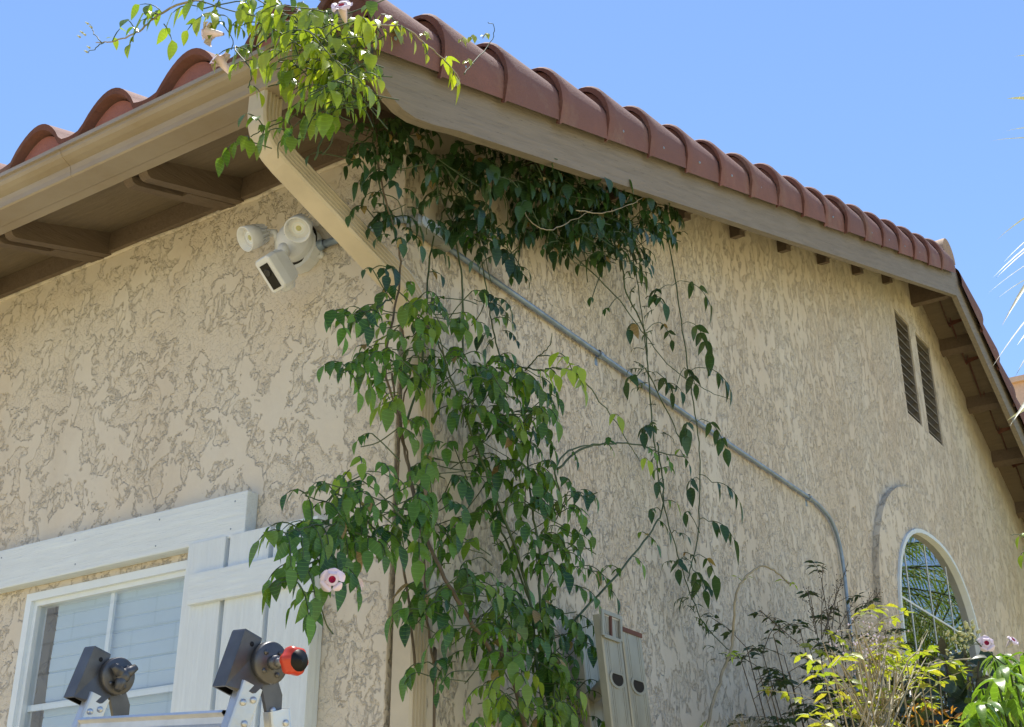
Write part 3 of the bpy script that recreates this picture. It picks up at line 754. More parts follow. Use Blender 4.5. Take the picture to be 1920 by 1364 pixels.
vn.stem(PP([(760, 800), (790, 700), (800, 560), (808, 470), (830, 400), (850, 340), (880, 290)], [.12, .12, .08, .06, .05, .05, .08]), .004, .002, .11, (1, 2), m='shade_leaf', size=.05, prob=.45)
vn.stem(PP([(868, 672), (868, 560), (860, 480), (838, 400), (812, 330)], .06), .0035, .003, stemm='green_stem')
vn.stem(PP([(1025, 1364), (1005, 1230), (995, 1130), (960, 1010), (915, 900), (880, 800), (850, 720), (820, 640)], [.3, .25, .22, .2, .18, .18, .16, .15]), .006, .003, .14, (2, 3), prob=.6)
vn.stem(PP([(1040, 1364), (1035, 1240), (1012, 1130), (1012, 1040), (1000, 960), (990, 880), (1000, 800)], [.3, .28, .26, .24, .22, .2, .2]), .005, .003, .15, (2, 3), prob=.6)
vn.stem(PP([(1000, 1150), (960, 1040), (935, 980), (925, 900), (900, 840)], .12), .004, .003)
vn.stem(PP([(900, 840), (930, 770), (940, 690), (925, 620), (915, 560), (905, 500), (895, 430), (880, 350)], [.12, .1, .1, .09, .08, .07, .06, .06]), .0035, .002, .13, (1, 2), prob=.5, size=.05)
vn.stem(PP([(720, 1010), (640, 930), (610, 940), (572, 930)], [.14, .18, .2, .22]), .003, .0015, .075, (2, 3), size=.058)
vn.stem(PP([(700, 1010), (620, 985), (570, 990), (535, 1000)], [.16, .25, .3, .32]), .003, .0015, .07, (2, 3), size=.062)
vn.stem(PP([(640, 1000), (600, 1040), (560, 1075), (520, 1100)], [.2, .26, .3, .32]), .003, .0015, .075, (2, 3), size=.058)
vn.stem(PP([(735, 560), (700, 580), (660, 590), (635, 595)], [.12, .15, .17, .18]), .003, .0015, .08, (1, 2), size=.055)
vn.stem(PP([(740, 680), (700, 660), (665, 690), (640, 700)], [.12, .17, .2, .22]), .003, .0015, .08, (2, 3), size=.055)
vn.stem(PP([(930, 690), (985, 690), (1010, 695), (1040, 690), (1072, 693)], [.2, .3, .42, .52, .56]), .003, .0015, .13, (2,), prob=.5, size=.055, yl=.8, start=-.05)
vn.stem(PP([(1040, 690), (1085, 705), (1130, 760), (1160, 800), (1190, 850), (1200, 865)], [.52, .56, .56, .54, .5, .45]), .0022, .0012)
vn.stem(PP([(985, 695), (1008, 670), (1030, 650), (1035, 625)], [.3, .4, .5, .54]), .0025, .0012)
vn.stem(PP([(1010, 668), (1040, 668), (1065, 672)], [.4, .5, .55]), .002, .001)
vn.stem(PP([(1015, 1000), (1050, 935), (1040, 890), (1060, 850), (1105, 835), (1150, 832)], [.2, .2, .2, .2, .2, .2]), .004, .0025, .12, (1, 2), size=.045, prob=.5, m='vine_leaf')
for cx, cy in ((1058, 695), (1078, 690), (1150, 780), (1205, 862)):
    compound(vn.leaf, PX(cx, cy, .57), V((.5, -.4, .1)), .052, 1, 'vine_leaf', 1.0, 'pale_stem', 1.1)
# foliage masses
for cx, cy, rx, ry, n, X, yl in [
    (745, 600, 45, 50, 12, (.12, .22), .2), (800, 590, 65, 45, 16, (.1, .26), .3), (850, 580, 55, 45, 14, (.1, .28), .1), (775, 545, 50, 22, 8, (.1, .2), .05),
    (750, 660, 60, 45, 16, (.12, .26), .15), (830, 660, 70, 50, 18, (.1, .28), .28), (700, 680, 45, 40, 9, (.12, .24), .1),
    (880, 700, 90, 45, 28, (.1, .3), .02), (960, 730, 65, 55, 24, (.12, .34), .05), (905, 750, 75, 50, 26, (.06, .24), -.05), (995, 770, 35, 40, 9, (.2, .36), .2),
    (760, 740, 55, 30, 10, (.12, .24), .35), (720, 800, 40, 35, 8, (.1, .2), .05), (800, 800, 40, 20, 5, (.1, .2), .1),
    (930, 815, 60, 40, 12, (.08, .24), .0), (860, 850, 60, 30, 10, (.1, .25), .1), (1000, 850, 50, 30, 8, (.1, .24), .05),
    (700, 880, 55, 25, 9, (.14, .28), .1), (650, 910, 45, 25, 8, (.18, .3), .05), (820, 890, 70, 35, 16, (.1, .26), .05), (930, 880, 80, 40, 16, (.08, .26), .02),
    (740, 940, 70, 40, 18, (.12, .3), .05), (680, 970, 60, 45, 16, (.14, .32), .02), (830, 960, 65, 40, 18, (.1, .28), .05), (1030, 920, 60, 45, 20, (.12, .3), -.02),
    (1070, 960, 45, 45, 12, (.12, .3), .0), (960, 950, 60, 40, 11, (.08, .26), .05), (770, 1000, 70, 30, 14, (.12, .28), .05), (700, 1010, 50, 35, 9, (.14, .3), .0),
    (890, 1030, 70, 40, 14, (.1, .28), .1), (1040, 1040, 60, 40, 13, (.12, .28), .0), (990, 1000, 50, 40, 9, (.1, .24), .05),
    (860, 1100, 70, 40, 18, (.12, .32), .08), (930, 1110, 60, 45, 15, (.12, .32), .1), (1070, 1080, 50, 35, 10, (.12, .3), .0), (800, 1130, 40, 35, 8, (.14, .28), -.02),
    (900, 1170, 60, 40, 14, (.15, .34), .12), (980, 1160, 65, 40, 18, (.15, .36), .15), (1040, 1150, 45, 40, 10, (.14, .3), .1),
    (945, 1220, 50, 30, 8, (.2, .36), .1), (1000, 1220, 50, 35, 12, (.2, .38), .15), (1060, 1210, 40, 35, 10, (.16, .3), .0), (870, 1240, 40, 30, 5, (.2, .34), .0),
    (960, 1290, 50, 40, 14, (.24, .4), .35), (1020, 1290, 50, 40, 14, (.22, .4), .3), (1075, 1290, 35, 50, 10, (.18, .3), -.02), (1000, 1350, 70, 30, 14, (.24, .42), .15),
    (1080, 1350, 50, 30, 10, (.2, .34), -.05), (795, 1255, 15, 30, 3, (.18, .26), .0), (930, 1350, 30, 25, 4, (.28, .38), .2),
    (600, 1110, 25, 20, 5, (.26, .34), -.05), (620, 1060, 30, 25, 6, (.24, .34), -.05)]:
    vn.blob(cx, cy, rx, ry, max(1, int(n * (.55 if cx < 690 and cy > 850 else .74 if cy < 1050 else .98))), X, yl)
vn.done()
flower(root, PX(623, 1087, .36), V((.55, -.8, -.1)), .032)
fz = MB(); p = PX(660, 1094, .2)
part(fz, 'x', root) if False else None
# wilted bloom
t = MB(); p = PX(672, 1086, .2)
for k in range(6): leaflet(t, p + rnd(.004), V((rnd(.6).x, rnd(.6).y, -.8)), V((.7, -.7, 0)), .028, .010, 'petal', (0, 0, 0), .8, 4)
t2 = part(t, 'wilted_flower', root)
# vine tangle under the eave
root = vine('hanging_vine', 'dark green tangle of vine packed under the rake board', 'vine', loc=(.2, 1.2, 4.0))
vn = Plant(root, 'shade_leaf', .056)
for cx, cy, rx, ry, n, X in [(960, 330, 55, 30, 16, (.06, .26)), (1020, 350, 60, 40, 22, (.05, .27)), (1080, 380, 60, 50, 28, (.05, .28)), (1140, 400, 60, 50, 28, (.05, .28)), (1190, 410, 50, 45, 24, (.05, .28)), (1230, 400, 30, 25, 12, (.06, .26)),
        (870, 290, 60, 28, 14, (.06, .24)), (900, 330, 40, 40, 10, (.05, .2)), (850, 350, 35, 45, 9, (.05, .18)), (1100, 340, 70, 20, 14, (.2, .29)), (1000, 300, 60, 20, 12, (.2, .29)), (1010, 420, 45, 30, 10, (.05, .2)), (1100, 460, 50, 30, 11, (.05, .2)), (1170, 470, 45, 30, 10, (.05, .2)),
        (1060, 440, 50, 30, 9, (.05, .2)), (900, 400, 40, 30, 7, (.05, .14)), (930, 450, 30, 30, 5, (.05, .14)), (1215, 360, 40, 15, 8, (.15, .28)),
        (1130, 430, 70, 60, 22, (.03, .1)), (1060, 390, 80, 50, 22, (.03, .1))]:
    vn.blob(cx, cy, rx, ry, int(n * 1.25), X, .0)
for tr_ in ([(940, 300), (960, 360), (985, 420), (975, 470), (970, 510)], [(880, 300), (870, 400), (905, 440), (950, 460), (968, 500)], [(1080, 420), (1095, 470), (1102, 530)], [(700, 210), (703, 300), (720, 380), (735, 420)],
            [(830, 290), (850, 380), (843, 430)], [(1190, 450), (1200, 490)]):
    vn.stem(PP(tr_, .08), .003, .0018, .10, (1, 2), size=.046, prob=.7)
for cx, cy, rx, ry, n in ((722, 330, 22, 40, 4), (742, 430, 20, 40, 5), (845, 300, 45, 35, 9), (872, 380, 25, 45, 8), (900, 440, 22, 40, 7), (940, 480, 25, 30, 5), (805, 440, 18, 50, 4), (912, 540, 18, 40, 5), (930, 610, 18, 35, 4), (700, 500, 25, 20, 3), (760, 250, 40, 35, 8), (690, 250, 30, 30, 5)):
    vn.blob(cx, cy, rx, ry, n, (.03, .16), 0, .052)
vn.stem(PP([(975, 385), (1000, 420), (1030, 432), (1070, 415), (1110, 395)], [.2, .25, .27, .27, .24]), .0022, .0015, stemm='pale_stem')
vn.stem(PP([(1080, 395), (1130, 400), (1180, 385), (1205, 370)], [.3, .31, .31, .3]), .0022, .0015, stemm='pale_stem')
vn.stem(PP([(590, 300), (620, 240), (680, 265), (710, 240), (770, 235)], [.1] * 5), .003, .002, .1, (1, 2), size=.055, prob=.6)
for cx, cy, rx, ry, n in ((720, 260, 40, 30, 6), (640, 290, 40, 20, 4), (740, 330, 30, 40, 5), (690, 390, 20, 20, 3), (760, 270, 40, 30, 6), (745, 390, 25, 20, 3)): vn.blob(cx, cy, rx, ry, n, (.0, .14), 0)
vn.done()
# hanging strands on the right
root = vine('vine_strand', 'thin sparse vine strands dangling on the gable wall right of the main vine', 'vine', loc=(.1, 2, 3))
vn = Plant(root, 'shade_leaf', .064)
vn.m = 'vine_leaf'
vn.stem(PP([(1240, 395), (1262, 500), (1280, 620), (1295, 720), (1310, 830), (1312, 930), (1308, 1010), (1295, 1060), (1290, 1090)], .10), .0034, .0025)
vn.stem(PP([(1030, 440), (1110, 510), (1170, 575), (1210, 630), (1260, 690), (1320, 730), (1372, 750)], .09), .003, .0015)
vn.stem(PP([(1165, 480), (1175, 550), (1208, 620), (1216, 700), (1222, 780), (1230, 850), (1240, 930), (1262, 1010), (1290, 1100), (1320, 1170), (1372, 1222), (1420, 1235)], .10), .0036, .002)
vn.stem(PP([(1160, 380), (1190, 500), (1205, 600), (1214, 680)], .08), .003, .002)
vn.stem(PP([(1060, 1180), (1150, 1085), (1215, 1005), (1243, 950), (1240, 880), (1232, 830)], [.22, .2, .17, .14, .12, .1]), .0042, .003, .16, (1, 2), size=.05, prob=.6)
vn.stem(PP([(1045, 880), (1095, 840), (1150, 832), (1200, 835), (1240, 850), (1290, 858)], [.2, .18, .16, .14, .12, .12]), .0042, .0025, .2, (1,), size=.04, prob=.5)
vn.stem(PP([(1215, 700), (1265, 800), (1285, 850)], .1), .003, .002)
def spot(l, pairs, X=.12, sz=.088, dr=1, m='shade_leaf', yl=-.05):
    for (x0, y0, x1, y1) in l:
        p = PX(x0, y0, X); q = PX(x1, y1, X + random.uniform(-.02, .05)); o = (q - p); o.z = 0
        vn.st.tube(spline([p, (p + q) / 2 + V((0, 0, .012)), q], 3), .0018, 'green_stem', 4, False)
        compound(vn.leaf, q, o.normalized() * 1.2 + V((.2, -.2, 0)), sz * random.uniform(.9, 1.1), pairs, m, yl, 'green_stem', dr)
spot([(1262, 535, 1285, 528), (1277, 610, 1300, 607), (1290, 700, 1318, 690), (1310, 890, 1335, 905), (1310, 975, 1328, 978), (1306, 792, 1325, 790), (1306, 792, 1290, 795)], 3)
spot([(1262, 535, 1235, 545), (1210, 560, 1222, 560), (1208, 610, 1190, 610), (1212, 620, 1238, 605), (1222, 700, 1240, 705), (1226, 715, 1245, 720), (1215, 690, 1195, 705), (1270, 720, 1283, 690), (1312, 900, 1298, 900), (1300, 1045, 1320, 1045), (1232, 790, 1215, 800), (1290, 1050, 1275, 1050), (1290, 1060, 1300, 1070)], 2, sz=.076)
spot([(1130, 510, 1110, 560), (1240, 960, 1225, 955), (1260, 1000, 1270, 1000), (1312, 1000, 1290, 960), (1245, 900, 1235, 905), (1290, 440, 1275, 437), (1310, 1075, 1322, 1100), (1165, 555, 1140, 580)], 1, sz=.05)
for (x, y) in [(1205, 580), (1180, 530), (1215, 740), (1200, 690), (1300, 1120), (1320, 1180), (1350, 1210), (1245, 850), (1225, 800), (1275, 1040), (1225, 640), (1195, 500), (1290, 1100), (1310, 1150)]:
    for _ in range(3): compound(vn.leaf, PX(x + random.gauss(0, 9), y + random.gauss(0, 9), .11), RT * random.choice((-1, 1)) + rnd(.4), .030, random.choice((1, 2, 3)), 'shade_leaf', 0, 'green_stem', .5, .32)
vn.done()
# pale arching shoot
root = vine('vine_shoot', 'single pale bare shoot arching up and over beside the extension ladder', 'vine', loc=(.5, 1.5, GZ))
vn = Plant(root, 'vine_leaf', .03)
vn.stem([PX(1290, 1500, .4)] + PP([(1325, 1364), (1352, 1270), (1372, 1210), (1378, 1130), (1392, 1090), (1425, 1063), (1455, 1072), (1480, 1095)], [.4, .4, .42, .45, .47, .5, .52, .54]), .0065, .003, stemm='pale_stem')
for x, y, X in ((1372, 1235, .43), (1480, 1092, .54), (1392, 1090, .47), (1368, 1222, .43), (1325, 1350, .4)):
    for _ in range(2): compound(vn.leaf, PX(x, y, X), rnd(1) + V((0, 0, .2)), .028, 1, 'vine_leaf', .9, 'pale_stem', .2, .3)
vn.done()
# vine over the roof edge and gutter
root = vine('roof_vine', 'sunlit yellow green vine with pink flowers spilling over the gutter at the roof corner', 'vine', loc=(0, -.5, 4.1))
vn = Plant(root, 'roof_leaf', .066); vn.sm = 'green_stem'
def PQ(pts, Y): 
    if isinstance(Y, (int, float)): Y = [Y] * len(pts)
    return [PY(a, b_, y) for (a, b_), y in zip(pts, Y)]
ob = V((.1, -.6, 0))
base = V((.05, -.30, 4.28))
vn.stem([base] + PQ([(585, -10), (500, -20), (345, 5), (290, 35), (255, 62), (215, 78), (180, 80)], [-.6, -.8, -.9, -.92, -.93, -.94, -.95]), .005, .0018, .105, (1, 2), yl=.25, size=.058, prob=.8, outb=ob, start=.35, stemm='pale_stem')
vn.stem(PQ([(190, 80), (175, 60), (168, 45)], -.95), .0018, .001); vn.stem(PQ([(195, 80), (180, 90), (165, 100)], -.95), .0018, .001)
for x, y in ((155, 62), (150, 70), (165, 45), (160, 66), (163, 98), (168, 90), (172, 52)): vn.leaf.tube([PY(x, y, -.95), PY(x - 5, y - 3, -.95)], [.0035, .0015], 'bud', 6)
vn.stem([base] + PQ([(560, 40), (480, 88), (440, 90), (470, 130), (465, 165)], [-.6, -.75, -.82, -.84, -.85]), .0035, .0015, .1, (1, 2), yl=.3, size=.055, prob=.7, outb=ob)
vn.stem([base] + PQ([(620, 90), (570, 120), (545, 125), (500, 135)], [-.6, -.72, -.75, -.8]), .0035, .0015, .09, (1, 2), yl=.5, size=.052, prob=.8, outb=ob)
vn.stem([base] + PQ([(640, 110), (610, 150), (580, 190), (540, 225), (500, 240), (470, 257)], [-.6, -.7, -.74, -.76, -.78, -.8]), .0035, .0015, .09, (1, 2), yl=.15, size=.055, prob=.8, outb=ob)
vn.stem([base] + PQ([(650, 60), (660, 110), (640, 160), (655, 200)], [-.6, -.7, -.74, -.75]), .0035, .0015, .08, (1, 2), yl=.35, size=.052, prob=.8, outb=ob)
vn.stem([V((.2, -.3, 4.3))] + [PX(a, b_, x) for a, b_, x in ((680, 55, .44), (700, 48, .46), (755, 52, .47), (800, 85, .48), (835, 115, .48), (862, 150, .47), (845, 170, .47))], .0035, .0016, .10, (1, 2), yl=.85, size=.055, prob=.6, outb=V((.5, -.3, 0)), start=-.12, stemm='pale_stem')
vn.stem([PX(a, b_, x) for a, b_, x in ((870, 140, .47), (890, 115, .47), (920, 80, .47), (926, 50, .47), (915, 42, .47))], .0018, .001, .0)
for x, y in ((862, 80, ), (880, 75), (905, 72), (872, 120), (790, 70)): compound(vn.leaf, PX(x, y, .47), V((.5, -.3, .2)), .035, 1, 'roof_leaf', .9, 'pale_stem', .9)
for cx, cy, rx, ry, n, Y, yl in [(620, 60, 60, 45, 34, (-.95, -.6), .5), (560, 40, 60, 35, 26, (-.95, -.6), .45), (500, 30, 45, 30, 14, (-.95, -.7), .35), (650, 120, 40, 40, 20, (-.9, -.68), .5), (615, 150, 42, 35, 14, (-.9, -.7), .3), (655, 180, 25, 35, 12, (-.85, -.68), .25),
        (560, 110, 50, 30, 10, (-.9, -.72), .5), (600, 210, 45, 25, 8, (-.85, -.7), .1), (655, 30, 40, 30, 12, (-.8, -.4), .4), (440, 20, 40, 30, 7, (-.95, -.85), .3), (400, 30, 40, 30, 6, (-.95, -.85), .3), (300, 35, 25, 15, 4, (-.95, -.9), .2), (540, 250, 12, 12, 2, (-.85, -.75), .1), (545, 160, 20, 15, 2, (-.85, -.72), .2), (455, 262, 6, 6, 2, (-.8, -.79), .2)]:
    vn.blob(cx, cy, rx, ry, n, Y, yl, .060, (1, 1, 2), None, PY, ob)
vn.done()
flower(root, PY(388, 62, -.95), V((-.9, -.35, .25)), .036); flower(root, PY(412, 112, -.85), V((-.35, -.5, .75)), .038)
flower(root, PY(640, 10, -.85), V((.3, -.7, .4)), .034)

# ------------------------------------------------------------ articulated ladder in front of the window
lad = thing('folding_ladder', 'silver folding ladder with an orange knob on its hinge, standing in front of the window', 'ladder')
q = AT(513, 1243, 2.1); lw = .425
xv = V((.993, -.104, -.07)).normalized(); yv = V((.104, .993, 0)); yv = (yv - xv * yv.dot(xv)).normalized(); zv = xv.cross(yv)
rotm = Matrix((xv, yv, zv)).transposed().to_4x4()
lad.matrix_world = Matrix.Translation(q) @ rotm      # local origin: hub of the right hinge; -x towards the left rail
def lp(mb, name):
    o = mb.build(name); o.parent = lad; return o
TA = R(15)
KS = .72
def HM(hx_): return Matrix.Translation((hx_, 0, 0)) @ Matrix.Scale(KS, 4) @ Matrix.Translation((-hx_, 0, 0))
def rail(x0, sgn, side):      # sgn -1: front leg, +1 rear leg
    t = MB(); d = V((0, sgn * math.sin(TA), -math.cos(TA))); u = V((0, math.cos(TA), sgn * math.sin(TA))) * 1
    w2 = .030; L0 = .055 if sgn < 0 else .10; Lr = 2.95
    a = d * L0 + V((0, sgn * .022, 0)); e = d * Lr + V((0, sgn * .022, 0))
    x1 = x0 + .030
    def C(o, xx, k): return o + V((xx, 0, 0)) + u * k
    th = .004
    outl = [(x0, -w2), (x1, -w2), (x1, w2), (x0, w2)]
    t.M = HM(x0 + .045)
    # tube rail with rounded edges
    prof = [(x0 + .006, -w2), (x1 - .006, -w2), (x1 - .001, -w2 + .002), (x1, -w2 + .007), (x1, w2 - .007), (x1 - .001, w2 - .002), (x1 - .006, w2), (x0 + .006, w2), (x0, w2 - .007), (x0, -w2 + .007)]
    vs = [C(a, xx, k) for xx, k in prof] + [C(e, xx, k) for xx, k in prof]; n_ = len(prof)
    t.add(vs, [(i, (i + 1) % n_, n_ + (i + 1) % n_, n_ + i) for i in range(n_)] + [tuple(range(n_))[::-1], tuple(range(n_, 2 * n_))], 'aluminium')
    return t, a, d, u, x1
for side, x0 in (('r', -.045), ('l', -.045 - lw)):
    for sgn in (-1, 1):
        t, a, d, u, x1 = rail(x0, sgn, side)
        o_ = lp(t, 'rail')
        for k_, s2 in ((.03, .012), (.045, -.012), (.085, .010), (.115, -.008)):
            t = MB(); t.M = HM(x0 + .045); c = a + d * k_ + u * s2 + V((x1, 0, 0)); t.lathe(c, (1, 0, 0), [(.0075, 0), (.0075, .003), (.005, .0045), (.0005, .005)], 'aluminium', 12)
            rv = t.build('rivet'); rv.parent = o_
# hinges
for side, x0 in (('r', 0), ('l', -lw)):
    t = MB(); t.M = HM(x0)
    t.lathe((x0 - .040, 0, 0), (1, 0, 0), [(.001, 0), (.044, 0), (.046, .003), (.046, .012), (.043, .014), (.044, .016), (.047, .018), (.047, .034), (.044, .037), (.001, .037)], 'hinge_steel', 32)
    # front arm plate from hub to front rail and rear arm plate
    for sgn in (-1, 1):
        d = V((0, sgn * math.sin(TA), -math.cos(TA)))
        u = V((0, math.cos(TA), sgn * math.sin(TA)))
        o0 = V((x0 - .050 if sgn < 0 else x0 - .040, 0, 0)); th = V((.010, 0, 0))
        pl = [u * -.022 + d * -.01, u * .022 + d * .0, d * .07 + V((0, sgn * .020, 0)) + u * .024, d * .155 + V((0, sgn * .022, 0)) + u * .006, d * .155 + V((0, sgn * .022, 0)) - u * .018, d * .09 + V((0, sgn * .02, 0)) - u * .026]
        t.add([o0 + p_ for p_ in pl] + [o0 + th + p_ for p_ in pl], [tuple(range(6)), tuple(range(6, 12))[::-1]] + [(i, (i + 1) % 6, 6 + (i + 1) % 6, 6 + i) for i in range(6)], 'hinge_steel')
        for s3 in (.10, .13):
            c = o0 + th + d * s3 + V((0, sgn * .02, 0)) - u * .008; t.lathe(c, (1, 0, 0), [(.008, 0), (.008, .003), (.005, .005), (.0005, .0055)], 'aluminium', 12)
    for a_ in (.9, 2.4, 3.9, 5.3):
        t.lathe((x0 - .003, .030 * math.cos(a_), .030 * math.sin(a_)), (1, 0, 0), [(.006, 0), (.006, .003), (.0005, .004)], 'hinge_steel', 10)
    if side == 'l':      # cast three-lobed lock handle
        for a_ in (.7, 2.6, 4.4):
            dd = V((0, math.cos(a_), math.sin(a_)))
            t.tube([V((x0 + .004, 0, 0)), V((x0 + .014, 0, 0)) + dd * .018, V((x0 + .016, 0, 0)) + dd * .040], [.016, .014, .009], 'hinge_steel', 10)
        t.lathe((x0 - .003, 0, 0), (1, 0, 0), [(.020, 0), (.018, .022), (.010, .028), (.001, .029)], 'hinge_steel', 16)
    hg = lp(t, 'hinge')
    # square steel cap tube in front of the hub
    t = MB(); t.M = HM(x0); d = V((0, -math.sin(TA), -math.cos(TA))); u = V((0, math.cos(TA), -math.sin(TA)))
    c0 = V((x0 - .048, -.048, .048)); hx, hu = .023, .026
    n8 = [(-hx, -hu), (hx, -hu), (hx, hu), (-hx, hu)]
    def CC(k, a_, b_, f=1): return c0 + V((a_ * f, 0, 0)) + u * b_ * f + d * k
    top = [CC(-.012, a_, b_, .96) for a_, b_ in n8]; o1 = [CC(-.008, a_, b_) for a_, b_ in n8]; o2 = [CC(.122, a_, b_) for a_, b_ in n8]; i2 = [CC(.122, a_, b_, .78) for a_, b_ in n8]; i1 = [CC(.06, a_, b_, .78) for a_, b_ in n8]
    vs = top + o1 + o2 + i2 + i1
    fs = [(3, 2, 1, 0)] + [(k * 4 + i, k * 4 + (i + 1) % 4, k * 4 + 4 + (i + 1) % 4, k * 4 + 4 + i) for k in range(3) for i in range(4)]
    t.add(vs, fs, 'hinge_steel'); b0 = t.add(i2 + i1, [(i, (i + 1) % 4, 4 + (i + 1) % 4, 4 + i) for i in range(4)] + [(4, 5, 6, 7)], 'black_plastic')
    t.add([CC(.02, hx + .0005, -hu), CC(.02, hx + .0005, hu), V((x0 - .012, .02, -.02)), V((x0 - .012, -.03, -.07)), CC(.122, hx + .0005, hu), CC(.122, hx + .0005, -hu)], [(0, 1, 2, 3, 4, 5)], 'hinge_steel')
    for k_ in (.012,): t.lathe(CC(k_, hx, .004), (1, 0, 0), [(.006, .0005), (.0005, .001)], 'black_plastic', 10)
    lp(t, 'square_cap')
t = MB(); t.M = HM(0); t.tube([(0, 0, 0), (.055, 0, 0)], .0095, 'aluminium', 14); t.lathe((0, 0, 0), (1, 0, 0), [(.016, -.003), (.016, .012), (.010, .014)], 'hinge_steel', 14)
kn = lp(t, 'knob_spindle')
t = MB(); t.M = HM(0); rows = []; nk = 40
for r_, h in ((.010, .046), (.023, .048), (.030, .057), (.032, .070), (.029, .082), (.019, .088), (.001, .090)):
    rows.append([V((h, r_ * (1 + .07 * math.cos(6 * a)) * math.cos(a), r_ * (1 + .07 * math.cos(6 * a)) * math.sin(a))) for a in [2 * math.pi * k / nk for k in range(nk + 1)]])
t.quad_strip(rows, 'orange_plastic'); kb = lp(t, 'knob'); t = MB(); t.M = HM(0); t.lathe((.082, 0, 0), (1, 0, 0), [(.0235, .0), (.024, .006), (.001, .0105)], 'black_plastic', 20); q = t.build('knob_cap'); q.parent = kb
# rungs on the front legs
for i, s in enumerate((.070, .43, .735, 1.04, 1.345, 1.65)):
    d = V((0, -math.sin(TA), -math.cos(TA))); c = d * (s + .03) + V((0, -.015, 0)); t = MB()
    prof = [(-.022, .014), (-.022, .009), (-.016, .004), (-.016, -.004), (-.022, -.009), (-.022, -.014), (.018, -.014), (.018, .014)]
    prof = [(-.022, .016), (-.024, .012), (-.018, .006), (-.018, -.004), (-.024, -.010), (-.022, -.016), (.016, -.016), (.016, .016)]
    xs_ = (-lw - .0108, -.0324)
    t.add([c + V((xx, y_, z_)) for xx in xs_ for y_, z_ in prof], [(k, (k + 1) % 8, 8 + (k + 1) % 8, 8 + k) for k in range(8)], 'aluminium'); lp(t, 'rung')
    t = MB(); d = V((0, math.sin(TA), -math.cos(TA))); c = d * (s + .06) + V((0, .022, 0))
    if i: t.add([c + V((xx, -y_, z_)) for xx in xs_ for y_, z_ in prof], [(k, (k + 1) % 8, 8 + (k + 1) % 8, 8 + k) for k in range(8)], 'aluminium'); lp(t, 'rung')

# ------------------------------------------------------------ extension ladder against the gable wall
ext = thing('extension_ladder', 'weathered aluminium extension ladder standing on edge against the gable wall behind the vine', 'ladder')
def ext_rail(x, ytop, ztop, wd, face, nm='rail', cap=None):
    t = MB(); k = .18; th = .026       # leans toward +y going down
    prof = [(-th, 0), (-.004, 0), (0, .004), (0, wd * .16), (-.003, wd * .165), (-.003, wd * .18), (0, wd * .185), (0, wd * .25), (-.003, wd * .255), (-.003, wd * .27), (0, wd * .275),
            (0, wd * .725), (-.003, wd * .73), (-.003, wd * .745), (0, wd * .75), (0, wd * .815), (-.003, wd * .82), (-.003, wd * .835), (0, wd * .84), (0, wd - .004), (-.004, wd), (-th, wd), (-th, wd - .004), (-.005, wd - .004), (-.005, .004), (-th, .004)]
    n_ = len(prof); z1 = GZ + .02; top = [V((x + a, ytop + b_, ztop)) for a, b_ in prof]; bot = [V((x + a, ytop + b_ + k * (ztop - z1), z1)) for a, b_ in prof]
    t.add(top + bot, [(i, (i + 1) % n_, n_ + (i + 1) % n_, n_ + i) for i in range(n_)] + [tuple(range(n_))[::-1]], 'old_aluminium')
    o = t.build(nm); o.parent = ext
    if cap:
        t = MB(); t.box((x - .024, ytop - .001, ztop - .008), (x + .003, ytop + wd + .001, ztop + .006), cap); q = t.build('end_cap'); q.parent = o
    return o
def dring(x, y, z, par):
    t = MB(); pts = []
    for i in range(28):
        a = 2 * math.pi * i / 28; yy = .048 * math.cos(a); zz = .030 * math.sin(a); zz = min(zz, .018)
        pts.append((yy, zz))
    o_ = [(y + a * 1.0, z + b_) for a, b_ in pts]; i_ = [(y + a * .74, z + b_ * .74) for a, b_ in pts]
    t.prism(o_, 0, x, x + .0025, 'old_aluminium', [i_]); t.prism(i_, 0, x + .0008, x + .0012, 'dark_void'); q = t.build('rung_end'); q.parent = par
k = .18
r1 = ext_rail(.45, .470, 2.425, .122, 1, cap=None)
r2 = ext_rail(.45, .605, 2.405, .125, 1, cap='rust_red')
r3 = ext_rail(.10, .93, 2.555, .122, 1); r4 = ext_rail(.10, 1.07, 2.52, .122, 1)
t = MB(); x = .452
for a, b_, c, d in ((.470, .482, 2.36, 2.44), (.582, .594, 2.36, 2.44), (.482, .582, 2.428, 2.44), (.482, .582, 2.355, 2.366)): t.box((x, a, c), (x + .006, b_, d), 'old_aluminium')
t.box((x - .001, .524, 2.366), (x + .004, .534, 2.428), 'rust_red'); q = t.build('bracket'); q.parent = ext
for i in range(7):
    z = 2.243 - i * .32; 
    for rr, yt, zt_ in ((r1, .470 + .061, 2.425), (r2, .605 + .062, 2.405)):
        dring(.4505, yt + k * (zt_ - z), z, rr)
        t = MB(); t.tube([(.424, yt + k * (zt_ - z), z), (.10, yt + .46 + k * (zt_ - z) , z + .05)], .024, 'old_aluminium', 14); q = t.build('rung'); q.parent = ext

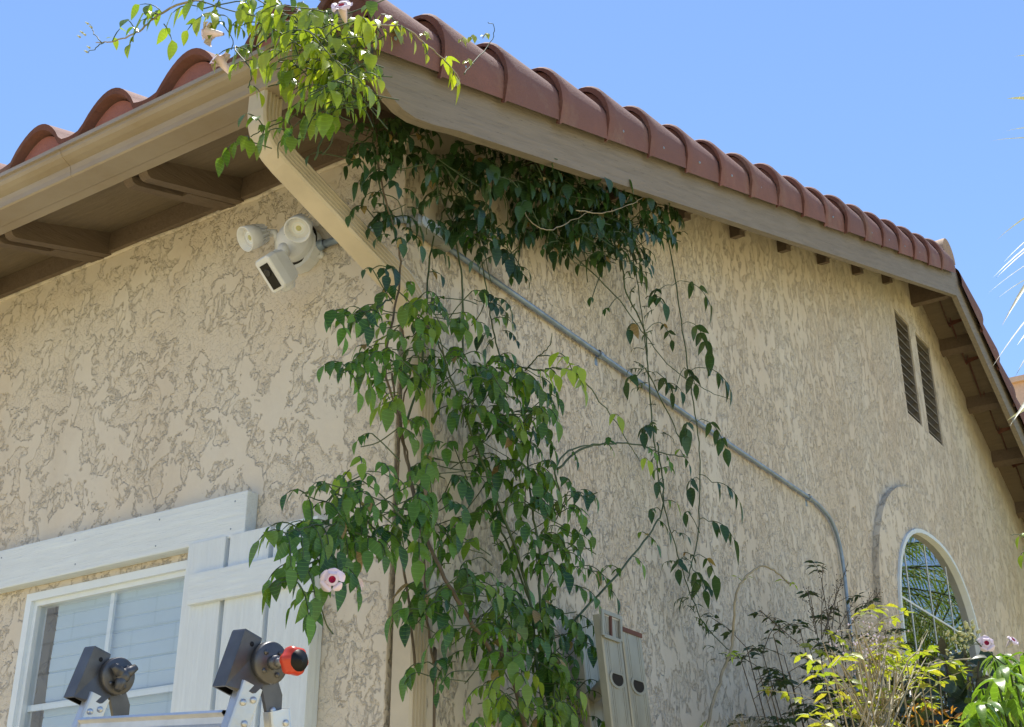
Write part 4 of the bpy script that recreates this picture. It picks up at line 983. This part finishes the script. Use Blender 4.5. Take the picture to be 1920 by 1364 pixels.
# ------------------------------------------------------------ shrubs at the right
def nandina(name, label, base, tips, leafm, stemm, n_leaf, size, X, fan=True, seedhead=(), tonea=0.0):
    root = thing(name, label, 'shrub', base, 'fine leaved shrubs below the arched window'); pl = Plant(root, leafm, size, stemm)
    base = V(base)
    for (tx, ty, tX) in tips:
        e = PX(tx, ty, tX); mid = (base + e) / 2 + V((0, 0, .25)) + rnd(.03)
        P = spline([base + rnd(.03), mid, e], 8); pl.st.tube(P, [.006 - .004 * i / (len(P) - 1) for i in range(len(P))], stemm, 5, False)
        for i in range(int(len(P) * .45), len(P), 1):
            if random.random() < n_leaf:
                o = rnd(1); o.z = abs(o.z) * .3 + .15; o = o.normalized(); b = P[i]
                L_ = random.uniform(.10, .20); tw = [b, b + o * L_ * .5 + V((0, 0, .01)), b + o * L_ + V((0, 0, -.01))]
                pl.st.tube(tw, .0016, stemm, 4, False)
                sd_ = o.cross(V((0, 0, 1))).normalized()
                for tt in (.45, .7, .95):
                    q = b + o * L_ * tt
                    for sg in (-1, 1):
                        dd = sd_ * sg + o * .5 + rnd(.25); dd.z *= .5; dd.z -= .15
                        for s4 in (0, 1):
                            leaflet(pl.leaf, q + dd.normalized() * .02 * s4, dd + sd_ * .3 * s4 * sg + o * (.5 - s4), V((0, 0, 1)) + rnd(.5), size * random.uniform(.7, 1.15), size * .36, leafm, tone(tonea), random.uniform(.1, .5), 4)
                leaflet(pl.leaf, tw[-1], o + V((0, 0, -.2)), V((0, 0, 1)) + rnd(.4), size, size * .36, leafm, tone(tonea), .4, 4)
    pl.done(); return root, pl
def seedhead(root, pts, X, m='bark'):
    t = MB()
    for (x0, y0, x1, y1) in pts:
        a = PX(x0, y0, X); b = PX(x1, y1, X); t.tube([a, b], [.0025, .0012], m, 4, False)
        for i in range(26):
            p = a + (b - a) * random.random(); e = p + rnd(.014) + (b - a).normalized() * .02; t.tube([p, e], .0009, m, 3, False)
            t.lathe(e, (0, 0, 1), [(.0004, -.0032), (.003, 0), (.0004, .0032)], m, 5)
    part(t, 'seed_head', root)
tips = [(x, y, random.uniform(.2, .5)) for x, y in [(1540, 1085), (1520, 1120), (1500, 1180), (1450, 1190), (1400, 1215), (1420, 1250), (1390, 1240), (1470, 1230), (1440, 1280), (1520, 1220), (1550, 1180), (1570, 1130), (1590, 1150), (1610, 1200), (1640, 1190), (1660, 1180), (1580, 1240), (1600, 1280), (1500, 1290), (1470, 1340), (1550, 1330), (1620, 1300), (1540, 1260), (1650, 1250), (1480, 1260), (1430, 1225)]]
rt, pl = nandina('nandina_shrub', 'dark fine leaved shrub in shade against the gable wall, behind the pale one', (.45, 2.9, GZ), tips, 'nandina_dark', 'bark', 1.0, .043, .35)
seedhead(rt, [(1540, 1200, 1542, 1060), (1560, 1180, 1570, 1090), (1590, 1180, 1640, 1110), (1550, 1190, 1555, 1120), (1540, 1200, 1590, 1055), (1620, 1150, 1650, 1110), (1530, 1190, 1515, 1110), (1560, 1200, 1600, 1130), (1425, 1145, 1500, 1210)], .4)
tips = [(x, y, random.uniform(.9, 1.2)) for x, y in [(1600, 1160), (1590, 1180), (1620, 1190), (1560, 1250), (1540, 1245), (1650, 1215), (1680, 1220), (1700, 1240), (1720, 1260), (1740, 1245), (1760, 1235), (1640, 1250), (1660, 1260), (1600, 1250), (1690, 1270), (1610, 1225), (1720, 1230), (1580, 1270), (1670, 1200), (1625, 1280)]]
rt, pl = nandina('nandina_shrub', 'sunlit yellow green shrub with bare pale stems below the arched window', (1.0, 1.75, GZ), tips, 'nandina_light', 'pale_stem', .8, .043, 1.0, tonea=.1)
t = MB()
for i in range(46):
    a = PX(random.gauss(1640, 26), 1380, random.uniform(.9, 1.15)); e = PX(random.gauss(1650, 50), random.uniform(1180, 1310), random.uniform(.9, 1.2))
    t.tube(spline([a, (a + e) / 2 + rnd(.012), e], 3), [.0028] * 6 + [.001], 'pale_stem', 4, False)
for i in range(140):
    p = PX(random.gauss(1635, 26), random.gauss(1205, 24), random.uniform(.95, 1.15)); e = p + rnd(.02); t.tube([p, e], .001, 'pale_stem', 3, False); t.lathe(e, (0, 0, 1), [(.0005, -.004), (.004, 0), (.0005, .004)], 'petal' if i % 3 else 'bud', 5)
part(t, 'dry_stem', rt)
# dark oval-leaved shrub
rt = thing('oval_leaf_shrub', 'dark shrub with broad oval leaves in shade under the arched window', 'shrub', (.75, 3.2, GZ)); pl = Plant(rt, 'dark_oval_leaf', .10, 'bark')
for i in range(60):
    e = PX(random.uniform(1695, 1850), random.uniform(1225, 1364), random.uniform(.5, 1.0)); b = V((.75, 3.2, GZ)) 
    P = spline([b + rnd(.05), (b + e) / 2 + V((0, 0, .2)) + rnd(.08), e], 5); pl.st.tube(P, .004, 'bark', 5, False)
    for j in range(5):
        o = rnd(1); o.z = abs(o.z) * .6; q = e + rnd(.02) - V((0, 0, .035 * j)); L_ = random.uniform(.07, .115)
        leaflet(pl.leaf, q, o, V((.5, -.5, .6)) + rnd(.5), L_, L_ * .55, 'dark_oval_leaf', tone(.05), .3, 5)
for i in range(26):
    e = PX(random.uniform(1700, 1790), random.uniform(1330, 1364), 1.05)
    leaflet(pl.leaf, e, rnd(.7) + V((0, 0, .6)), rnd(1), .05, .012, 'nandina_light', (1, 1, 0), .3, 4)
pl.done()
# bright flowering bush at right edge
rt = thing('flowering_shrub', 'bright green sunlit bush with long drooping leaves and pink flowers at the right edge', 'shrub', (1.45, 2.4, GZ)); pl = Plant(rt, 'broad_leaf', .10, 'green_stem')
bb0 = V((1.45, 2.4, GZ))
for i in range(170):
    px = random.uniform(1832, 1990); lo = 1225 if px > 1860 else 1290; e = PX(px, random.uniform(lo, 1400), random.uniform(1.0, 1.35))
    o = rnd(1); o.z = abs(o.z) * .5 + .2; o = (o + V((.2, -.5, 0))).normalized()
    P = spline([bb0 + rnd(.05), (bb0 + e) / 2 + rnd(.05), e], 5); pl.st.tube(P, .004, 'green_stem', 5, False)
    nl = random.choice((4, 5, 6)); L_ = random.uniform(.07, .115)
    for k in range(nl):
        a = 2 * math.pi * k / nl + random.random(); dd = V((math.cos(a), math.sin(a), random.uniform(-.7, .2)))
        leaflet(pl.leaf, e, dd, V((0, 0, 1)) + rnd(.3), L_, L_ * .30, 'broad_leaf', tone(.12), 1.0, 6)
pl.stem([PX(1990, 1290, 1.2), PX(1900, 1255, 1.2), PX(1850, 1220, 1.2), PX(1820, 1195, 1.2)], .004, .002); pl.stem([PX(1820, 1235, 1.15), PX(1780, 1240, 1.15), PX(1745, 1248, 1.15)], .003, .002, stemm='pale_stem')
pl.stem([PX(1720, 1275, 1.1), PX(1690, 1305, 1.1), PX(1660, 1330, 1.1)], .003, .002, stemm='pale_stem')
for i in range(44):
    p = PX(random.gauss(1812, 13), random.gauss(1188, 13), 1.2); q = PX(1825, 1208, 1.2); pl.st.tube([q, p], .0012, 'green_stem', 4, False)
    pl.st.lathe(p, rnd(1) + V((0, 0, 1)), [(.0008, -.002), (.0055, .004), (.0055, .010), (.0008, .017)], 'bud', 8)
for i in range(9): p = PX(random.uniform(1775, 1800), random.uniform(1215, 1240), 1.15); pl.st.lathe(p, rnd(1) + V((0, 0, 1)), [(.0008, -.002), (.0045, .004), (.0008, .015)], 'bud', 8)
pl.done()
flower(rt, PX(1850, 1206, 1.22), V((.5, -.85, .1)), .032); flower(rt, PX(1900, 1200, 1.22), V((.75, -.3, .55)), .028)
# low spiky tuft by the wall and the leaf that pokes in at the right
rt = thing('grass_tuft', 'small dry spiky grass tuft low against the gable wall', 'plant', (.35, 1.9, GZ)); t = MB()
for i in range(60):
    c = PX(1400, 1385, .35); e = PX(random.gauss(1400, 22), random.uniform(1335, 1364), .35); t.tube([c, (c + e) / 2 + rnd(.005), e], [.0018, .0015, .0006], 'pale_stem', 4, False)
t.tube([PX(1400, 1385, .35), V((.35, 1.9, GZ))], .006, 'pale_stem', 6); part(t, 'blades', rt)
rt = thing('overhanging_twig', 'sunlit leafy twig entering at the right edge beside the rake overhang', 'plant', (.9, 2.7, 3)); pl = Plant(rt, 'vine_leaf', .06)
pl.stem([PX(1990, 1080, 1.0), PX(1940, 1030, 1.0), PX(1915, 1005, 1.0), PX(1895, 1003, 1.0)], .003, .0015)
for x, y in ((1922, 1000), (1935, 1015), (1925, 1035), (1940, 1050)): compound(pl.leaf, PX(x, y, 1.0), V((-.3, -.6, 0)), .06, 1, 'vine_leaf', .5)
pl.done()

# ------------------------------------------------------------ palms
def frond(mb, b, d, L_, m, n=46, ll=.42, droop=.9, wd=.016):
    d = V(d).normalized(); P = []; p = V(b); dd = d.copy()
    for i in range(15):
        P.append(p.copy()); dd = (dd + V((0, 0, -droop / 15))).normalized(); p = p + dd * L_ / 14
    mb.tube(P, [.014 - .011 * i / 14 for i in range(15)], 'green_stem', 6)
    for k in range(n):
        t = .18 + .82 * k / n; i = min(13, int(t * 14)); f = t * 14 - i; q = P[i].lerp(P[i + 1], f); tg = (P[i + 1] - P[i]).normalized()
        sd_ = tg.cross(V((0, 0, 1))).normalized()
        for sg in (-1, 1):
            dv = sd_ * sg + tg * (.5 + .5 * t) + V((0, 0, random.uniform(-.1, .35))) + rnd(.06)
            l_ = ll * math.sin(math.pi * (.15 + .80 * t)) ** .6 * random.uniform(.85, 1.1)
            leaflet(mb, q, dv, V((0, 0, 1)) + rnd(.2), l_, wd, m, tone(.1), .7, 4)
def palm(label, base, h, nf, L_, m, extra=None):
    rt = thing('palm_tree', label, 'tree', base, 'palm trees beside the gable wall')
    t = MB(); B = V(base); pts = []; rr = []
    for i in range(40): z = h * i / 39; pts.append(B + V((.06 * math.sin(z), 0, z))); rr.append(.13 + .02 * (i % 2) + .05 * (1 - i / 39))
    t.tube(pts, rr, 'bark', 12); part(t, 'trunk', rt); c = MB(); top = pts[-1]
    for k in range(nf):
        a = 2.4 * k; el = -.2 + 1.3 * (k / nf); frond(c, top, V((math.cos(a) * math.cos(el), math.sin(a) * math.cos(el), math.sin(el))), L_ * random.uniform(.85, 1.1), m)
    if extra: extra(c, top)
    part(c, 'crown', rt); return rt
def tips_(c, top):
    for (x0, y0, x1, y1, D) in [(1960, 262, 1858, 258, 5), (1960, 240, 1880, 242, 5), (1960, 190, 1885, 182, 5), (1945, 110, 1902, 103, 5), (1965, 172, 1912, 174, 5),
            (1975, 380, 1862, 443, 5), (1985, 410, 1878, 482, 5), (1990, 420, 1858, 508, 5), (1985, 430, 1862, 512, 5), (1990, 460, 1848, 538, 5), (1975, 500, 1866, 552, 5), (1970, 470, 1876, 600, 5), (1975, 545, 1855, 675, 5), (1980, 570, 1905, 640, 5), (1975, 600, 1898, 700, 5), (1970, 700, 1893, 790, 5), (1960, 745, 1893, 788, 5)]:
        a = AT(x0, y0, D + .3); b = AT(x1, y1, D); leaflet(c, a, b - a + V((0, 0, .03)), V((0, 0, 1)) + rnd(.4), (b - a).length * 1.01, .020, 'palm_dry', tone(.2), .12, 6)
    for (x0, y0) in ((1960, 180), (1975, 420), (1970, 560), (1965, 720)):
        a = AT(x0, y0, 5.3); c.tube(spline([top, (top + a) / 2 + V((0, 0, .25)), a], 6), .008, 'palm_dry', 6)
palm('tall palm tree whose dry frond tips reach in at the right edge', (3.3, 3.6, GZ), 5.9, 22, 1.15, 'palm_leaf', tips_)
palm('green palm tree standing beyond the arched window and mirrored in its pane', (2.5, 9.6, GZ), 5.0, 70, 2.5, 'palm_leaf')
palm('second green palm tree further off, mirrored in the arched window', (2.3, 12.6, GZ), 4.6, 60, 2.8, 'palm_leaf')

# ------------------------------------------------------------ neighbours
nb = thing('neighbour_house', 'pale peach stucco neighbouring house just visible beyond the roof at the right edge', 'house', (0, 26, GZ))
a = AT(1893, 722, 25); b = AT(2100, 690, 25)
t = MB(); t.box((a.x - 9, a.y, GZ), (a.x + 1.2, a.y + 7, a.z), 'peach_stucco'); part(t, 'wall', nb)
t = MB(); t.box((a.x - 9.1, a.y - .1, a.z + .002), (a.x + 1.3, a.y + 7.1, a.z + .12), 'peach_stucco'); part(t, 'parapet', nb)
def brickmat():
    m, N, L, b = newmat('white_block')
    tc = N.new('ShaderNodeTexCoord').outputs['Object']; s = N.new('ShaderNodeSeparateXYZ'); L.new(tc, s.inputs[0]); c = N.new('ShaderNodeCombineXYZ'); L.new(s.outputs[0], c.inputs[0]); L.new(s.outputs[2], c.inputs[1])
    br = N.new('ShaderNodeTexBrick'); L.new(c.outputs[0], br.inputs[0]); br.inputs['Scale'].default_value = 1; br.inputs['Brick Width'].default_value = .8; br.inputs['Row Height'].default_value = .4; br.inputs['Mortar Size'].default_value = .018
    br.inputs[1].default_value = (.66, .72, .80, 1); br.inputs[2].default_value = (.60, .66, .76, 1); br.inputs[3].default_value = (.40, .44, .50, 1)
    L.new(br.outputs[0], b.inputs['Base Color']); b.inputs['Roughness'].default_value = .8
brickmat()
nb = thing('block_house', 'white painted block house across the yard, seen only mirrored in the front window', 'house', (-9, -9, GZ))
t = MB(); t.box((-18, -12, GZ), (-3, -8, 7.2), 'white_block'); part(t, 'wall', nb)
t = MB(); t.box((-18.4, -12.4, 7.202), (-2.6, -7.6, 7.4), 'rafter_paint'); part(t, 'roof', nb)
